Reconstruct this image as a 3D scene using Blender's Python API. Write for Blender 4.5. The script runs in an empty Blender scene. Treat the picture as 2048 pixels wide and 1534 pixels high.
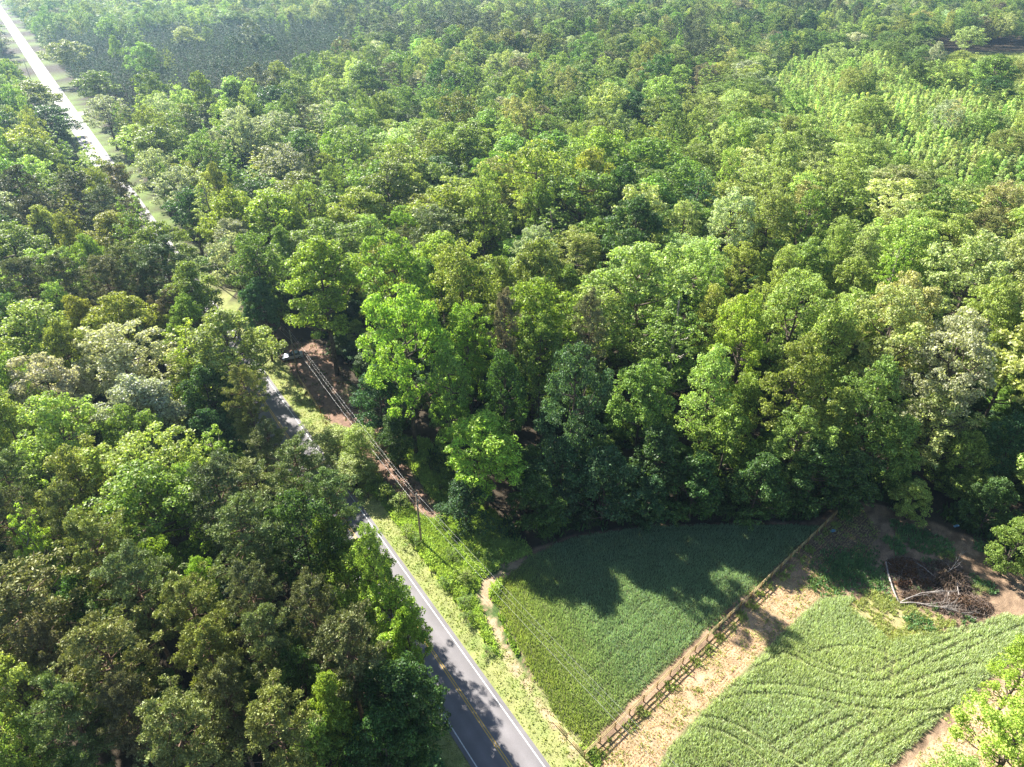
import bpy, math, random
import numpy as np
C = bpy.context.scene
COL = C.collection
rng = np.random.default_rng(7)
random.seed(7)
R = math.radians
pi = math.pi

# ------------------------------------------------------------------ camera, sky, sun, exposure
F_PX, CAM_H, PITCH = 1365.0, 80.0, R(33.9)
cam_d = bpy.data.cameras.new("camera")
cam_d.sensor_width = 36.0
cam_d.lens = F_PX / 2048.0 * 36.0
cam_d.clip_start = 0.5
cam_d.clip_end = 6000
cam = bpy.data.objects.new("camera", cam_d)
COL.objects.link(cam)
cam.location = (0, 0, CAM_H)
cam.rotation_euler = (pi / 2 - PITCH, 0, 0)
C.camera = cam

SUN_AZ, SUN_EL = R(-44.0), R(36.5)          # azimuth from +Y, clockwise positive
w = bpy.data.worlds.new("World")
C.world = w
w.use_nodes = True
nt = w.node_tree
sky = nt.nodes.new("ShaderNodeTexSky")
sky.sky_type = 'NISHITA'
sky.sun_disc = False
sky.sun_elevation = SUN_EL
sky.sun_rotation = SUN_AZ
sky.altitude = 100
sky.air_density = 1.0
sky.dust_density = 0.6
sky.ozone_density = 1.5
bg = nt.nodes["Background"]
bg.inputs[1].default_value = 0.052
nt.links.new(sky.outputs[0], bg.inputs[0])
sd = bpy.data.lights.new("sun", 'SUN')
sd.energy = 5.0
sd.angle = R(0.55)
sd.color = (1.0, 0.95, 0.86)
sun = bpy.data.objects.new("sun", sd)
COL.objects.link(sun)
sun.location = (-60, 60, 150)
sun.rotation_euler = (pi / 2 - SUN_EL, 0, pi - SUN_AZ)
C.view_settings.view_transform = 'Standard'
C.view_settings.look = 'None'
C.view_settings.gamma = 1
C.view_settings.exposure = 1.85
C.render.engine = 'CYCLES'
cy = C.cycles
cy.max_bounces = 5
cy.diffuse_bounces = 2
cy.glossy_bounces = 1
cy.transmission_bounces = 3
cy.transparent_max_bounces = 6
cy.volume_bounces = 0
cy.caustics_reflective = False
cy.caustics_refractive = False
cy.sample_clamp_indirect = 3.0
cy.use_denoising = True
cy.denoiser = 'OPENIMAGEDENOISE'
cy.denoising_input_passes = 'RGB_ALBEDO_NORMAL'
cy.denoising_prefilter = 'NONE'

# ------------------------------------------------------------------ where a line of sight meets a level plane
def ray(u, v):
    x = (u - 1024) / F_PX
    y = -(v - 767) / F_PX
    return (x, math.cos(PITCH) + y * math.sin(PITCH), -math.sin(PITCH) + y * math.cos(PITCH))
def at(u, v, z=0.0):
    d = ray(u, v)
    t = (z - CAM_H) / d[2]
    return (d[0] * t, d[1] * t)
def proj(x, y, z):
    z = z - CAM_H
    Y = y * math.cos(PITCH) - z * math.sin(PITCH)
    up = y * math.sin(PITCH) + z * math.cos(PITCH)
    return 1024 + F_PX * x / Y, 767 - F_PX * up / Y, Y
def P(pts, z=0.0):
    return [at(u, v, z) for u, v in pts]
def inside(poly, X, Y):
    X = np.asarray(X, float); Y = np.asarray(Y, float)
    r = np.zeros(X.shape, bool)
    n = len(poly)
    for i in range(n):
        x1, y1 = poly[i]; x2, y2 = poly[(i + 1) % n]
        if y1 == y2: continue
        c = ((Y < y1) != (Y < y2)) & (X < (x2 - x1) * (Y - y1) / (y2 - y1) + x1)
        r ^= c
    return r
def dist_line(pts, X, Y):
    X = np.asarray(X, float); Y = np.asarray(Y, float)
    d = np.full(X.shape, 1e9)
    for (x1, y1), (x2, y2) in zip(pts[:-1], pts[1:]):
        L = (x2 - x1) ** 2 + (y2 - y1) ** 2
        t = np.clip(((X - x1) * (x2 - x1) + (Y - y1) * (y2 - y1)) / max(L, 1e-9), 0, 1)
        d = np.minimum(d, np.hypot(X - x1 - t * (x2 - x1), Y - y1 - t * (y2 - y1)))
    return d
def sdist(poly, X, Y):            # negative inside
    d = dist_line(list(poly) + [poly[0]], X, Y)
    return np.where(inside(poly, X, Y), -d, d)
def vnoise(X, Y, s, seed=0):      # smooth value noise 0..1
    X = np.asarray(X, float) / s + 1000; Y = np.asarray(Y, float) / s + 1000
    xi = np.floor(X).astype(np.int64); yi = np.floor(Y).astype(np.int64)
    fx = X - xi; fy = Y - yi
    fx = fx * fx * (3 - 2 * fx); fy = fy * fy * (3 - 2 * fy)
    def h(a, b):
        n = (a * 374761393 + b * 668265263 + seed * 974634777) & 0x7fffffff
        n = ((n ^ (n >> 13)) * 1274126177) & 0x7fffffff
        return ((n ^ (n >> 16)) & 0xffff) / 65535.0
    return (h(xi, yi) * (1 - fx) + h(xi + 1, yi) * fx) * (1 - fy) + (h(xi, yi + 1) * (1 - fx) + h(xi + 1, yi + 1) * fx) * fy
def fbm(X, Y, s, seed=0, o=3):
    a = 0; t = 0; k = 1.0
    for i in range(o):
        a = a + k * vnoise(X, Y, s / 2 ** i, seed + i * 17); t += k; k *= .55
    return a / t

# road centre line: straight, heading away up and to the left
RD0 = np.array((-0.2, 40.4)); RDD = np.array((-0.5695, 0.822)); RDD = RDD / np.linalg.norm(RDD)
RDN = np.array((RDD[1], -RDD[0]))          # to the right of the road
def road_off(X, Y):                        # signed distance right of the centre line
    return (np.asarray(X) - RD0[0]) * RDN[0] + (np.asarray(Y) - RD0[1]) * RDN[1]
def road_pt(s, o):
    p = RD0 + RDD * s + RDN * o
    return float(p[0]), float(p[1])

MEADOW1 = P([(1855, 116), (1960, 108), (2120, 106), (2120, 128), (1990, 134), (1880, 138)])
MEADOW2 = P([(2010, 135), (2130, 125), (2160, 215), (2052, 208), (2024, 192)])
FIELD1 = P([(1171, 1497), (1105, 1430), (1050, 1330), (1012, 1255), (993, 1200), (1004, 1162), (1060, 1108), (1150, 1072), (1300, 1050), (1480, 1046), (1640, 1050), (1684, 1016), (1640, 1058), (1440, 1236)])
FIELD2 = P([(1290, 1580), (1335, 1490), (1395, 1425), (1480, 1345), (1575, 1250), (1640, 1192), (1700, 1190), (1745, 1215), (1800, 1260), (1880, 1262), (1960, 1240), (2010, 1225), (2075, 1235), (2090, 1285), (2010, 1335), (1940, 1395), (1870, 1455), (1780, 1534), (1740, 1580)])
OPEN = P([(1171, 1560), (1105, 1440), (1040, 1345), (985, 1270), (930, 1190), (900, 1130), (1000, 1105), (1090, 1085), (1160, 1064), (1300, 1046), (1480, 1042), (1620, 1042), (1700, 1000), (1760, 1005), (1830, 1030), (1960, 1075), (2060, 1150), (2200, 1200), (2200, 1620), (1171, 1640)])
PATH = P([(575, 735), (560, 700), (590, 680), (650, 690), (690, 760), (760, 850), (830, 950), (885, 1030), (870, 1040), (840, 1030), (790, 985), (700, 890), (620, 800)])
CLEAR2 = P([(380, 372), (425, 400), (450, 425), (420, 432), (375, 402)])
def height(X, Y):
    X = np.asarray(X, float); Y = np.asarray(Y, float)
    d = np.hypot(X, Y)
    ramp = np.clip((d - 230) / 400, 0, 1)
    keep = np.clip((np.abs(road_off(X, Y)) - 30) / 120, 0, 1)
    n = (np.sin(X / 61 + 1.3) * np.cos(Y / 83 + .4) + .7 * np.sin((X + Y) / 107 + 2.1) + .5 * np.sin((X - 1.6 * Y) / 71)) * 6.5
    m = np.clip(np.hypot(X - 330, Y - 500) / 90 - 1, 0, 1)
    m = m * np.clip(np.hypot((X + 230) / 1.3, Y - 560) / 150 - .8, 0, 1)
    return ramp * keep * n * m + 6.0 * ramp * keep * m * 0

# ------------------------------------------------------------------ materials
def new_mat(name):
    m = bpy.data.materials.new(name); m.use_nodes = True
    nt = m.node_tree
    b = nt.nodes["Principled BSDF"]
    return m, nt, b
def N(nt, t, **k):
    n = nt.nodes.new(t)
    for a, v in k.items(): setattr(n, a, v)
    return n
def noise_mat(name, c1, c2, scale=4.0, rough=0.85, bump=0.0, spec=0.3, detail=5, c3=None, sc3=0.3):
    m, nt, b = new_mat(name)
    L = nt.links.new
    co = N(nt, "ShaderNodeTexCoord")
    no = N(nt, "ShaderNodeTexNoise"); no.inputs["Scale"].default_value = scale; no.inputs["Detail"].default_value = detail
    L(co.outputs["Object"], no.inputs["Vector"])
    r = N(nt, "ShaderNodeValToRGB")
    r.color_ramp.elements[0].position = .35; r.color_ramp.elements[0].color = (*c1, 1)
    r.color_ramp.elements[1].position = .65; r.color_ramp.elements[1].color = (*c2, 1)
    L(no.outputs[0], r.inputs[0])
    out = r.outputs[0]
    if c3:
        n2 = N(nt, "ShaderNodeTexNoise"); n2.inputs["Scale"].default_value = sc3
        L(co.outputs["Object"], n2.inputs["Vector"])
        r2 = N(nt, "ShaderNodeValToRGB"); r2.color_ramp.elements[0].position = .45; r2.color_ramp.elements[1].position = .62
        L(n2.outputs[0], r2.inputs[0])
        mx = N(nt, "ShaderNodeMixRGB"); L(r2.outputs[0], mx.inputs[0]); L(out, mx.inputs[1]); mx.inputs[2].default_value = (*c3, 1)
        out = mx.outputs[0]
    L(out, b.inputs["Base Color"])
    b.inputs["Roughness"].default_value = rough
    b.inputs["Specular IOR Level"].default_value = spec
    if bump:
        bp = N(nt, "ShaderNodeBump"); bp.inputs["Strength"].default_value = bump; bp.inputs["Distance"].default_value = .05
        L(no.outputs[0], bp.inputs["Height"]); L(bp.outputs[0], b.inputs["Normal"])
    return m
def leaf_mat(name, translucent=.38, rough=.5, spec=.3, vary=.6, attr='INSTANCER', blotch=.5):
    m, nt, b = new_mat(name)
    L = nt.links.new
    a = N(nt, "ShaderNodeAttribute", attribute_type=attr, attribute_name="tint")
    geo = N(nt, "ShaderNodeNewGeometry")
    co = N(nt, "ShaderNodeTexCoord")
    no = N(nt, "ShaderNodeTexNoise"); no.inputs["Scale"].default_value = .45; no.inputs["Detail"].default_value = 3
    L(co.outputs["Object"], no.inputs["Vector"])
    # brightness: per leaf and per bough
    mr = N(nt, "ShaderNodeMapRange"); mr.inputs[3].default_value = 1 - vary; mr.inputs[4].default_value = 1 + vary
    L(geo.outputs["Random Per Island"], mr.inputs[0])
    mr2 = N(nt, "ShaderNodeMapRange"); mr2.inputs[1].default_value = .3; mr2.inputs[2].default_value = .7
    mr2.inputs[3].default_value = 1 - blotch * .5; mr2.inputs[4].default_value = 1 + blotch * .5
    L(no.outputs[0], mr2.inputs[0])
    mu = N(nt, "ShaderNodeMath", operation='MULTIPLY'); L(mr.outputs[0], mu.inputs[0]); L(mr2.outputs[0], mu.inputs[1])
    v = N(nt, "ShaderNodeVectorMath", operation='SCALE'); L(a.outputs["Color"], v.inputs[0]); L(mu.outputs[0], v.inputs["Scale"])
    hs = N(nt, "ShaderNodeHueSaturation"); L(v.outputs[0], hs.inputs["Color"])
    mh = N(nt, "ShaderNodeMapRange"); mh.inputs[3].default_value = .485; mh.inputs[4].default_value = .515
    wn = N(nt, "ShaderNodeTexWhiteNoise", noise_dimensions='1D'); L(geo.outputs["Random Per Island"], wn.inputs["W"])
    L(wn.outputs["Value"], mh.inputs[0]); L(mh.outputs[0], hs.inputs["Hue"])
    col = hs.outputs[0]
    L(col, b.inputs["Base Color"])
    b.inputs["Roughness"].default_value = rough
    b.inputs["Specular IOR Level"].default_value = spec
    tr = N(nt, "ShaderNodeBsdfTranslucent")
    tm = N(nt, "ShaderNodeMixRGB", blend_type='MULTIPLY'); tm.inputs[0].default_value = 1; tm.inputs[2].default_value = (1.25, 1.3, .55, 1)
    L(col, tm.inputs[1]); L(tm.outputs[0], tr.inputs["Color"])
    mx = N(nt, "ShaderNodeMixShader"); mx.inputs[0].default_value = translucent
    L(b.outputs[0], mx.inputs[1]); L(tr.outputs[0], mx.inputs[2])
    L(mx.outputs[0], nt.nodes["Material Output"].inputs["Surface"])
    return m
M = {}
M['leaf'] = leaf_mat("broad_leaves")
M['needle'] = leaf_mat("pine_needles", translucent=.18, rough=.55, spec=.25, vary=.45)
M['bark'] = noise_mat("bark", (.06, .045, .033), (.15, .12, .095), 3.0, .95, .4)
M['pale_bark'] = noise_mat("pale_bark", (.17, .15, .125), (.34, .31, .27), 2.5, .9, .3)
M['pine_bark'] = noise_mat("pine_bark", (.10, .06, .04), (.23, .155, .11), 4.0, .95, .4)
M['dead_wood'] = noise_mat("dead_wood", (.20, .17, .15), (.42, .38, .35), 5.0, .9, .2)
M['twig'] = noise_mat("twig", (.09, .06, .045), (.26, .2, .16), 3.0, .95)
M['fence_wood'] = noise_mat("fence_wood", (.42, .31, .14), (.62, .49, .26), 6.0, .8, .1)
M['post_wood'] = noise_mat("post_wood", (.26, .16, .07), (.42, .27, .12), 6.0, .85, .1)
M['pole_wood'] = noise_mat("pole_wood", (.17, .13, .09), (.34, .28, .2), 2.0, .9, .2)
def plain(name, col, rough=.5, spec=.5, metal=0.0, bump=0):
    m = noise_mat(name, tuple(c * .88 for c in col), col, 7.0, rough, bump, spec)
    m.node_tree.nodes["Principled BSDF"].inputs["Metallic"].default_value = metal
    return m
M['wire'] = plain("aluminium_wire", (.5, .5, .48), .45, .5, .3)
M['insul'] = plain("porcelain", (.6, .6, .58), .3)
M['metal'] = plain("galvanised_metal", (.4, .41, .42), .45, .5, .8)
M['white_paint'] = plain("white_paint", (.78, .78, .76), .6)
M['roof'] = noise_mat("roof_shingle", (.10, .11, .13), (.17, .18, .2), 8.0, .9, .2)
M['glass'] = plain("dark_glass", (.02, .025, .03), .08, .7)
M['tyre'] = plain("tyre_rubber", (.02, .02, .02), .8)
M['silver'] = plain("silver_paint", (.45, .5, .58), .28, .6, .4)
M['red'] = plain("red_paint", (.55, .02, .03), .3, .6)
M['black'] = plain("black_plastic", (.03, .03, .035), .5)
M['blue_plastic'] = plain("blue_plastic", (.2, .42, .62), .4)

# ground: colour painted per vertex by what lies there (soil, stubble, litter, mown grass), fine grain in the shader
def ground_mat():
    m, nt, b = new_mat("ground_soil")
    L = nt.links.new
    a = N(nt, "ShaderNodeAttribute", attribute_type='GEOMETRY', attribute_name="soil")
    co = N(nt, "ShaderNodeTexCoord")
    n1 = N(nt, "ShaderNodeTexNoise"); n1.inputs["Scale"].default_value = 6; n1.inputs["Detail"].default_value = 6; n1.inputs["Roughness"].default_value = .7
    n2 = N(nt, "ShaderNodeTexNoise"); n2.inputs["Scale"].default_value = .9; n2.inputs["Detail"].default_value = 5
    L(co.outputs["Object"], n1.inputs["Vector"]); L(co.outputs["Object"], n2.inputs["Vector"])
    m1 = N(nt, "ShaderNodeMapRange"); m1.inputs[1].default_value = .3; m1.inputs[2].default_value = .7; m1.inputs[3].default_value = .55; m1.inputs[4].default_value = 1.45
    m2 = N(nt, "ShaderNodeMapRange"); m2.inputs[1].default_value = .3; m2.inputs[2].default_value = .7; m2.inputs[3].default_value = .8; m2.inputs[4].default_value = 1.2
    L(n1.outputs[0], m1.inputs[0]); L(n2.outputs[0], m2.inputs[0])
    mu = N(nt, "ShaderNodeMath", operation='MULTIPLY'); L(m1.outputs[0], mu.inputs[0]); L(m2.outputs[0], mu.inputs[1])
    v = N(nt, "ShaderNodeVectorMath", operation='SCALE'); L(a.outputs["Color"], v.inputs[0]); L(mu.outputs[0], v.inputs["Scale"])
    L(v.outputs[0], b.inputs["Base Color"])
    b.inputs["Roughness"].default_value = .95; b.inputs["Specular IOR Level"].default_value = .15
    bp = N(nt, "ShaderNodeBump"); bp.inputs["Strength"].default_value = .7; bp.inputs["Distance"].default_value = .12
    L(n1.outputs[0], bp.inputs["Height"]); L(bp.outputs[0], b.inputs["Normal"])
    return m
M['ground'] = ground_mat()
def asphalt():
    m, nt, b = new_mat("asphalt")
    L = nt.links.new
    co = N(nt, "ShaderNodeTexCoord")
    n1 = N(nt, "ShaderNodeTexNoise"); n1.inputs["Scale"].default_value = 14; n1.inputs["Detail"].default_value = 8; n1.inputs["Roughness"].default_value = .8
    n2 = N(nt, "ShaderNodeTexNoise"); n2.inputs["Scale"].default_value = .35; n2.inputs["Detail"].default_value = 5
    L(co.outputs["Object"], n1.inputs["Vector"]); L(co.outputs["Object"], n2.inputs["Vector"])
    at_ = N(nt, "ShaderNodeAttribute", attribute_type='GEOMETRY', attribute_name="wear")
    r = N(nt, "ShaderNodeValToRGB"); e = r.color_ramp.elements
    e[0].position = .3; e[0].color = (.15, .14, .146, 1); e[1].position = .72; e[1].color = (.22, .205, .21, 1)
    L(n1.outputs[0], r.inputs[0])
    m2 = N(nt, "ShaderNodeMapRange"); m2.inputs[1].default_value = .3; m2.inputs[2].default_value = .7; m2.inputs[3].default_value = .86; m2.inputs[4].default_value = 1.12
    L(n2.outputs[0], m2.inputs[0])
    mu = N(nt, "ShaderNodeMath", operation='MULTIPLY'); L(m2.outputs[0], mu.inputs[0]); L(at_.outputs["Fac"], mu.inputs[1])
    v = N(nt, "ShaderNodeVectorMath", operation='SCALE'); L(r.outputs[0], v.inputs[0]); L(mu.outputs[0], v.inputs["Scale"])
    L(v.outputs[0], b.inputs["Base Color"])
    b.inputs["Roughness"].default_value = .74; b.inputs["Specular IOR Level"].default_value = .38
    bp = N(nt, "ShaderNodeBump"); bp.inputs["Strength"].default_value = .25; bp.inputs["Distance"].default_value = .01
    L(n1.outputs[0], bp.inputs["Height"]); L(bp.outputs[0], b.inputs["Normal"])
    return m
M['asphalt'] = asphalt()
M['line_white'] = noise_mat("white_line_paint", (.5, .5, .5), (.78, .78, .77), 9, .6)
M['line_yellow'] = noise_mat("yellow_line_paint", (.5, .32, .06), (.72, .47, .1), 9, .6)
M['gravel'] = noise_mat("pale_gravel", (.35, .33, .3), (.55, .52, .48), 5, .95, .3)

# ------------------------------------------------------------------ mesh helpers
def mesh_from(name, V, Fq, mat=None, smooth=False, attrs=None):
    me = bpy.data.meshes.new(name)
    V = np.asarray(V, np.float32).reshape(-1, 3); Fq = np.asarray(Fq, np.int32)
    k = Fq.shape[1]
    me.vertices.add(len(V)); me.vertices.foreach_set("co", V.ravel())
    me.loops.add(Fq.size); me.loops.foreach_set("vertex_index", Fq.ravel())
    me.polygons.add(len(Fq)); me.polygons.foreach_set("loop_start", np.arange(0, Fq.size, k, dtype=np.int32))
    me.polygons.foreach_set("loop_total", np.full(len(Fq), k, np.int32))
    if smooth: me.polygons.foreach_set("use_smooth", np.ones(len(Fq), bool))
    me.update(calc_edges=True)
    if attrs:
        for n, a in attrs.items():
            a = np.asarray(a, np.float32)
            if a.ndim == 2:
                at_ = me.attributes.new(n, 'FLOAT_VECTOR', 'POINT'); at_.data.foreach_set("vector", a.ravel())
            else:
                at_ = me.attributes.new(n, 'FLOAT', 'POINT'); at_.data.foreach_set("value", a)
    if mat: me.materials.append(mat)
    return me
class MB:
    def __init__(s): s.V = []; s.F = []; s.n = 0
    def add(s, V, Fq):
        V = np.asarray(V, float).reshape(-1, 3); Fq = np.asarray(Fq, int)
        s.V.append(V); s.F.append(Fq + s.n); s.n += len(V)
    def box(s, c, size, rz=0.0, taper=1.0, tilt=0.0):
        x, y, z = [a / 2 for a in size]
        v = np.array([(-x, -y, -z), (x, -y, -z), (x, y, -z), (-x, y, -z), (-x * taper, -y * taper, z), (x * taper, -y * taper, z), (x * taper, y * taper, z), (-x * taper, y * taper, z)])
        if tilt:
            ct, st = math.cos(tilt), math.sin(tilt); v = np.stack([v[:, 0] * ct + v[:, 2] * st, v[:, 1], -v[:, 0] * st + v[:, 2] * ct], 1)
        cz, sz = math.cos(rz), math.sin(rz)
        v = np.stack([v[:, 0] * cz - v[:, 1] * sz, v[:, 0] * sz + v[:, 1] * cz, v[:, 2]], 1) + np.array(c)
        s.add(v, [(0, 3, 2, 1), (4, 5, 6, 7), (0, 1, 5, 4), (1, 2, 6, 5), (2, 3, 7, 6), (3, 0, 4, 7)])
    def tube(s, pts, rad, n=6, cap=True):
        pts = np.asarray(pts, float); m = len(pts)
        rad = np.broadcast_to(np.asarray(rad, float), (m,))
        d = np.gradient(pts, axis=0); d /= np.linalg.norm(d, axis=1)[:, None] + 1e-9
        ref = np.where(np.abs(d[:, 2:3]) > .9, np.array([[1., 0, 0]]), np.array([[0, 0, 1.]]))
        a = np.cross(d, ref); a /= np.linalg.norm(a, axis=1)[:, None] + 1e-9
        b = np.cross(d, a)
        t = np.arange(n) * 2 * pi / n
        V = pts[:, None] + rad[:, None, None] * (np.cos(t)[None, :, None] * a[:, None] + np.sin(t)[None, :, None] * b[:, None])
        V = V.reshape(-1, 3)
        Fq = []
        for i in range(m - 1):
            for j in range(n):
                k = (j + 1) % n
                Fq.append((i * n + j, i * n + k, (i + 1) * n + k, (i + 1) * n + j))
        if cap:
            c0 = len(V); V = np.vstack([V, pts[0], pts[-1]])
            for j in range(0, n, 2):
                Fq.append((c0, (j + 2) % n, (j + 1) % n, j)); Fq.append((c0 + 1, (m - 1) * n + j, (m - 1) * n + j + 1, (m - 1) * n + (j + 2) % n))
        s.add(V, Fq)
    def arrays(s): return np.vstack(s.V), np.vstack(s.F)
    def mesh(s, name, mat, smooth=False):
        V, Fq = s.arrays(); return mesh_from(name, V, Fq, mat, smooth)
def link(name, me, parent=None, loc=None):
    o = bpy.data.objects.new(name, me); COL.objects.link(o)
    if parent: o.parent = parent
    if loc is not None: o.location = loc
    return o
def tag(o, label=None, cat=None, group=None, kind=None):
    if label: o['label'] = label
    if cat: o['category'] = cat
    if group: o['group'] = group
    if kind: o['kind'] = kind
    return o
def empty(name, loc, rz=0.0):
    o = bpy.data.objects.new(name, None); COL.objects.link(o)
    o.location = loc; o.rotation_euler = (0, 0, rz); o.empty_display_size = 1
    return o
def leaf_quads(c, nrm, size, rg, aspect=.75, fold=.25):
    """one small folded face per leaf spray"""
    n = len(c)
    nrm = nrm / (np.linalg.norm(nrm, axis=1)[:, None] + 1e-9)
    r = rg.normal(size=(n, 3)); t = np.cross(nrm, r); t /= np.linalg.norm(t, axis=1)[:, None] + 1e-9
    b = np.cross(nrm, t)
    s = np.asarray(size).reshape(-1, 1) * np.ones((n, 1))
    V = np.stack([c - t * s, c - b * s * aspect + nrm * s * fold, c + t * s, c + b * s * aspect - nrm * s * fold * rg.random((n, 1))], 1)
    return V.reshape(-1, 3), np.arange(4 * n).reshape(-1, 4)

# ------------------------------------------------------------------ ground sheet
def lin(a, b, d): return np.arange(a, b, d)
xs = np.concatenate([[-2600, -2000, -1500], lin(-1200, -300, 30), lin(-300, -75, 7), lin(-75, 100, .34), lin(100, 300, 7), lin(300, 1200, 30), [1500, 2000, 2600]])
ys = np.concatenate([[-600, -300, -150, -60, 0, 20], lin(30, 142, .34), lin(142, 400, 6), lin(400, 1500, 30), [2000, 2600]])
GX, GY = np.meshgrid(xs, ys)
GZ = height(GX, GY)
def smooth01(t): t = np.clip(t, 0, 1); return t * t * (3 - 2 * t)
litter = np.array((.05, .04, .028)); litter2 = np.array((.08, .062, .042))
grass = np.array((.20, .26, .075)); dry = np.array((.36, .32, .15)); soil = np.array((.37, .25, .155)); pale_soil = np.array((.46, .34, .23))
brown = np.array((.20, .135, .09)); crop_floor = np.array((.15, .16, .07)); weeds = np.array((.075, .12, .035)); stubble = np.array((.52, .38, .24))
col = np.ones(GX.shape + (3,)) * litter
fb = fbm(GX, GY, 5, 3)[..., None]
col = col * (1 - fb * .6) + litter2 * fb * .6
def mix(mask, c):
    global col
    m = mask[..., None]; col = col * (1 - m) + c * m
edge = (fbm(GX, GY, 2.2, 11) - .5) * 3.0
off = road_off(GX, GY)
near = GY < 1300
f1 = fbm(GX, GY, 1.3, 21); f2 = fbm(GX, GY, .5, 31, 2)
SPP = P([(1348 + p_ * .342, 1010 + q_ * .342) for p_, q_ in ((1010, 600), (1110, 510), (1250, 540), (1400, 600), (1620, 680), (1560, 730), (1400, 760), (1260, 800), (1200, 740), (1100, 660))])
# clearings
op = smooth01(-(sdist(OPEN, GX, GY) + edge * .5) / .8)
f3 = np.clip((fbm(GX * .6 + GY * .8, (GY * .6 - GX * .8) * 3, 2.4, 51) - .3) * 2, 0, 1)
soilmix = brown * .8 * (1 - f3[..., None]) + (soil * .9 + .02) * f3[..., None]  # soil tones; their strong dark mottling also stands in for broken shadow
mix(op, soilmix)
# verge mown both sides of the road, tan where dry
vg = smooth01((8.6 + edge * .5 - off) / .6) * (off > 0) + smooth01((off + 8.2 + edge * .5) / .8) * (off <= 0)
g = grass * (1 - f1[..., None] * .7) + dry * f1[..., None] * .7
farv = (GY > 170)[..., None]
g = np.where(farv, np.array((.15, .205, .055)) * (.8 + .4 * f1[..., None]), g)
mix(np.clip(vg, 0, 1), g)
# weedy bank between verge and field
bank = smooth01((off - 8.0) / .8) * smooth01((18.5 + edge - off) / 1.5) * (GY < 120) * (GY > 35) * (inside(FIELD1, GX, GY) == 0)
wm = weeds * (1 - (f1[..., None] > .62) * .8) + soil * (f1[..., None] > .62) * .8
fx = (sdist(OPEN, GX, GY) > -4)
mix(bank * fx, wm)
# leaf-strewn track under the wires
pt = smooth01(-(sdist(PATH, GX, GY) + edge * .6) / .8)
pc = np.array((.12, .075, .055)) * (1 - f2[..., None]) + np.array((.34, .22, .16)) * f2[..., None]  # leaf litter browns, darkened so the track's shade sits in the colour
mix(pt, pc)
c2 = smooth01(-(sdist(CLEAR2, GX, GY) + edge) / 2)
mix(c2, np.array((.42, .27, .18)))
# bare tan strip along the roadside edge of the crop
b1 = P([(1060, 1120), (1010, 1140), (975, 1165), (965, 1190), (985, 1240), (1010, 1300), (1060, 1385), (1110, 1450), (1165, 1525), (1190, 1570)])
mix(smooth01((.75 + edge * .5 + (f2 - .5) * 1.6 - dist_line(b1, GX, GY)) / .9) * .9, pale_soil * .75 + soil * .2)
# stubble strip between fence and crop, and the one right of the crop
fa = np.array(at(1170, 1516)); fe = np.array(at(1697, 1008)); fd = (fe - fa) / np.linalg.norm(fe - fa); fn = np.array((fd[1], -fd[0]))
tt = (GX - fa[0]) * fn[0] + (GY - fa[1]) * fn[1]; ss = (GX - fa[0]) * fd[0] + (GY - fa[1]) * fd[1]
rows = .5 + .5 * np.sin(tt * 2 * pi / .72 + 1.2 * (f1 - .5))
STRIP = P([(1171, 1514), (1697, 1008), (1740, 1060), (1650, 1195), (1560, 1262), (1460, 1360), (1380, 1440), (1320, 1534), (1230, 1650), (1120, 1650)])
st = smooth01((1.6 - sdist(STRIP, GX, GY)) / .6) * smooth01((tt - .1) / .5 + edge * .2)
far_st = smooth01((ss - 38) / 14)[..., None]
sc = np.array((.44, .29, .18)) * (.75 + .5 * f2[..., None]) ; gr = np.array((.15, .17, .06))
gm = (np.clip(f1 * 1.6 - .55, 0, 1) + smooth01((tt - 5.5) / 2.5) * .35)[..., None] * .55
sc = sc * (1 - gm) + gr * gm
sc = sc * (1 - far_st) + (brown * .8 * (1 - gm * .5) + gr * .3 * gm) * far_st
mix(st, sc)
STRIP2 = P([(1745, 1580), (1800, 1534), (1900, 1447), (1990, 1370), (2070, 1290), (2200, 1200), (2300, 1500), (1900, 1680)])
s2 = smooth01(-(sdist(STRIP2, GX, GY)) / .5)
sc2 = (np.array((.50, .35, .23)) * (.8 + .4 * f2[..., None])); gm2 = np.clip((f1 - .4) * 1.1, 0, 1)[..., None] * .6
mix(s2, sc2 * (1 - gm2) + gr * gm2)
mix(smooth01((.35 - dist_line(P([(1895, 1378), (1960, 1412), (2010, 1440)]), GX, GY)) / .2), np.array((.55, .42, .32)))
# crop floor
for FP in (FIELD1, FIELD2):
    mix(smooth01(-(sdist(FP, GX, GY) + edge * .15) / .4), crop_floor * (.8 + .5 * f1[..., None]))
mix(smooth01(-(sdist(SPP, GX, GY) + edge * .4) / .5), (np.array((.44, .32, .19)) * (1 - f2[..., None]) + np.array((.22, .24, .08)) * f2[..., None]))
for MP in (MEADOW1, MEADOW2):
    mix(smooth01(-(sdist(MP, GX, GY)) / 2), np.array((.30, .36, .13)))
V = np.stack([GX, GY, GZ + (op * .05 * (f2 - .5))], -1).reshape(-1, 3)
ny, nx = GX.shape
idx = np.arange(nx * ny).reshape(ny, nx)
Fq = np.stack([idx[:-1, :-1], idx[:-1, 1:], idx[1:, 1:], idx[1:, :-1]], -1).reshape(-1, 4)
# no sheet under the crop is needed: the rows stand on this ground
g_o = link("ground", mesh_from("ground", V, Fq, M['ground'], True, {"soil": col.reshape(-1, 3)}))
tag(g_o, kind='structure', label="brown soil and leaf litter ground with bare and stubble strips")

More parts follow.
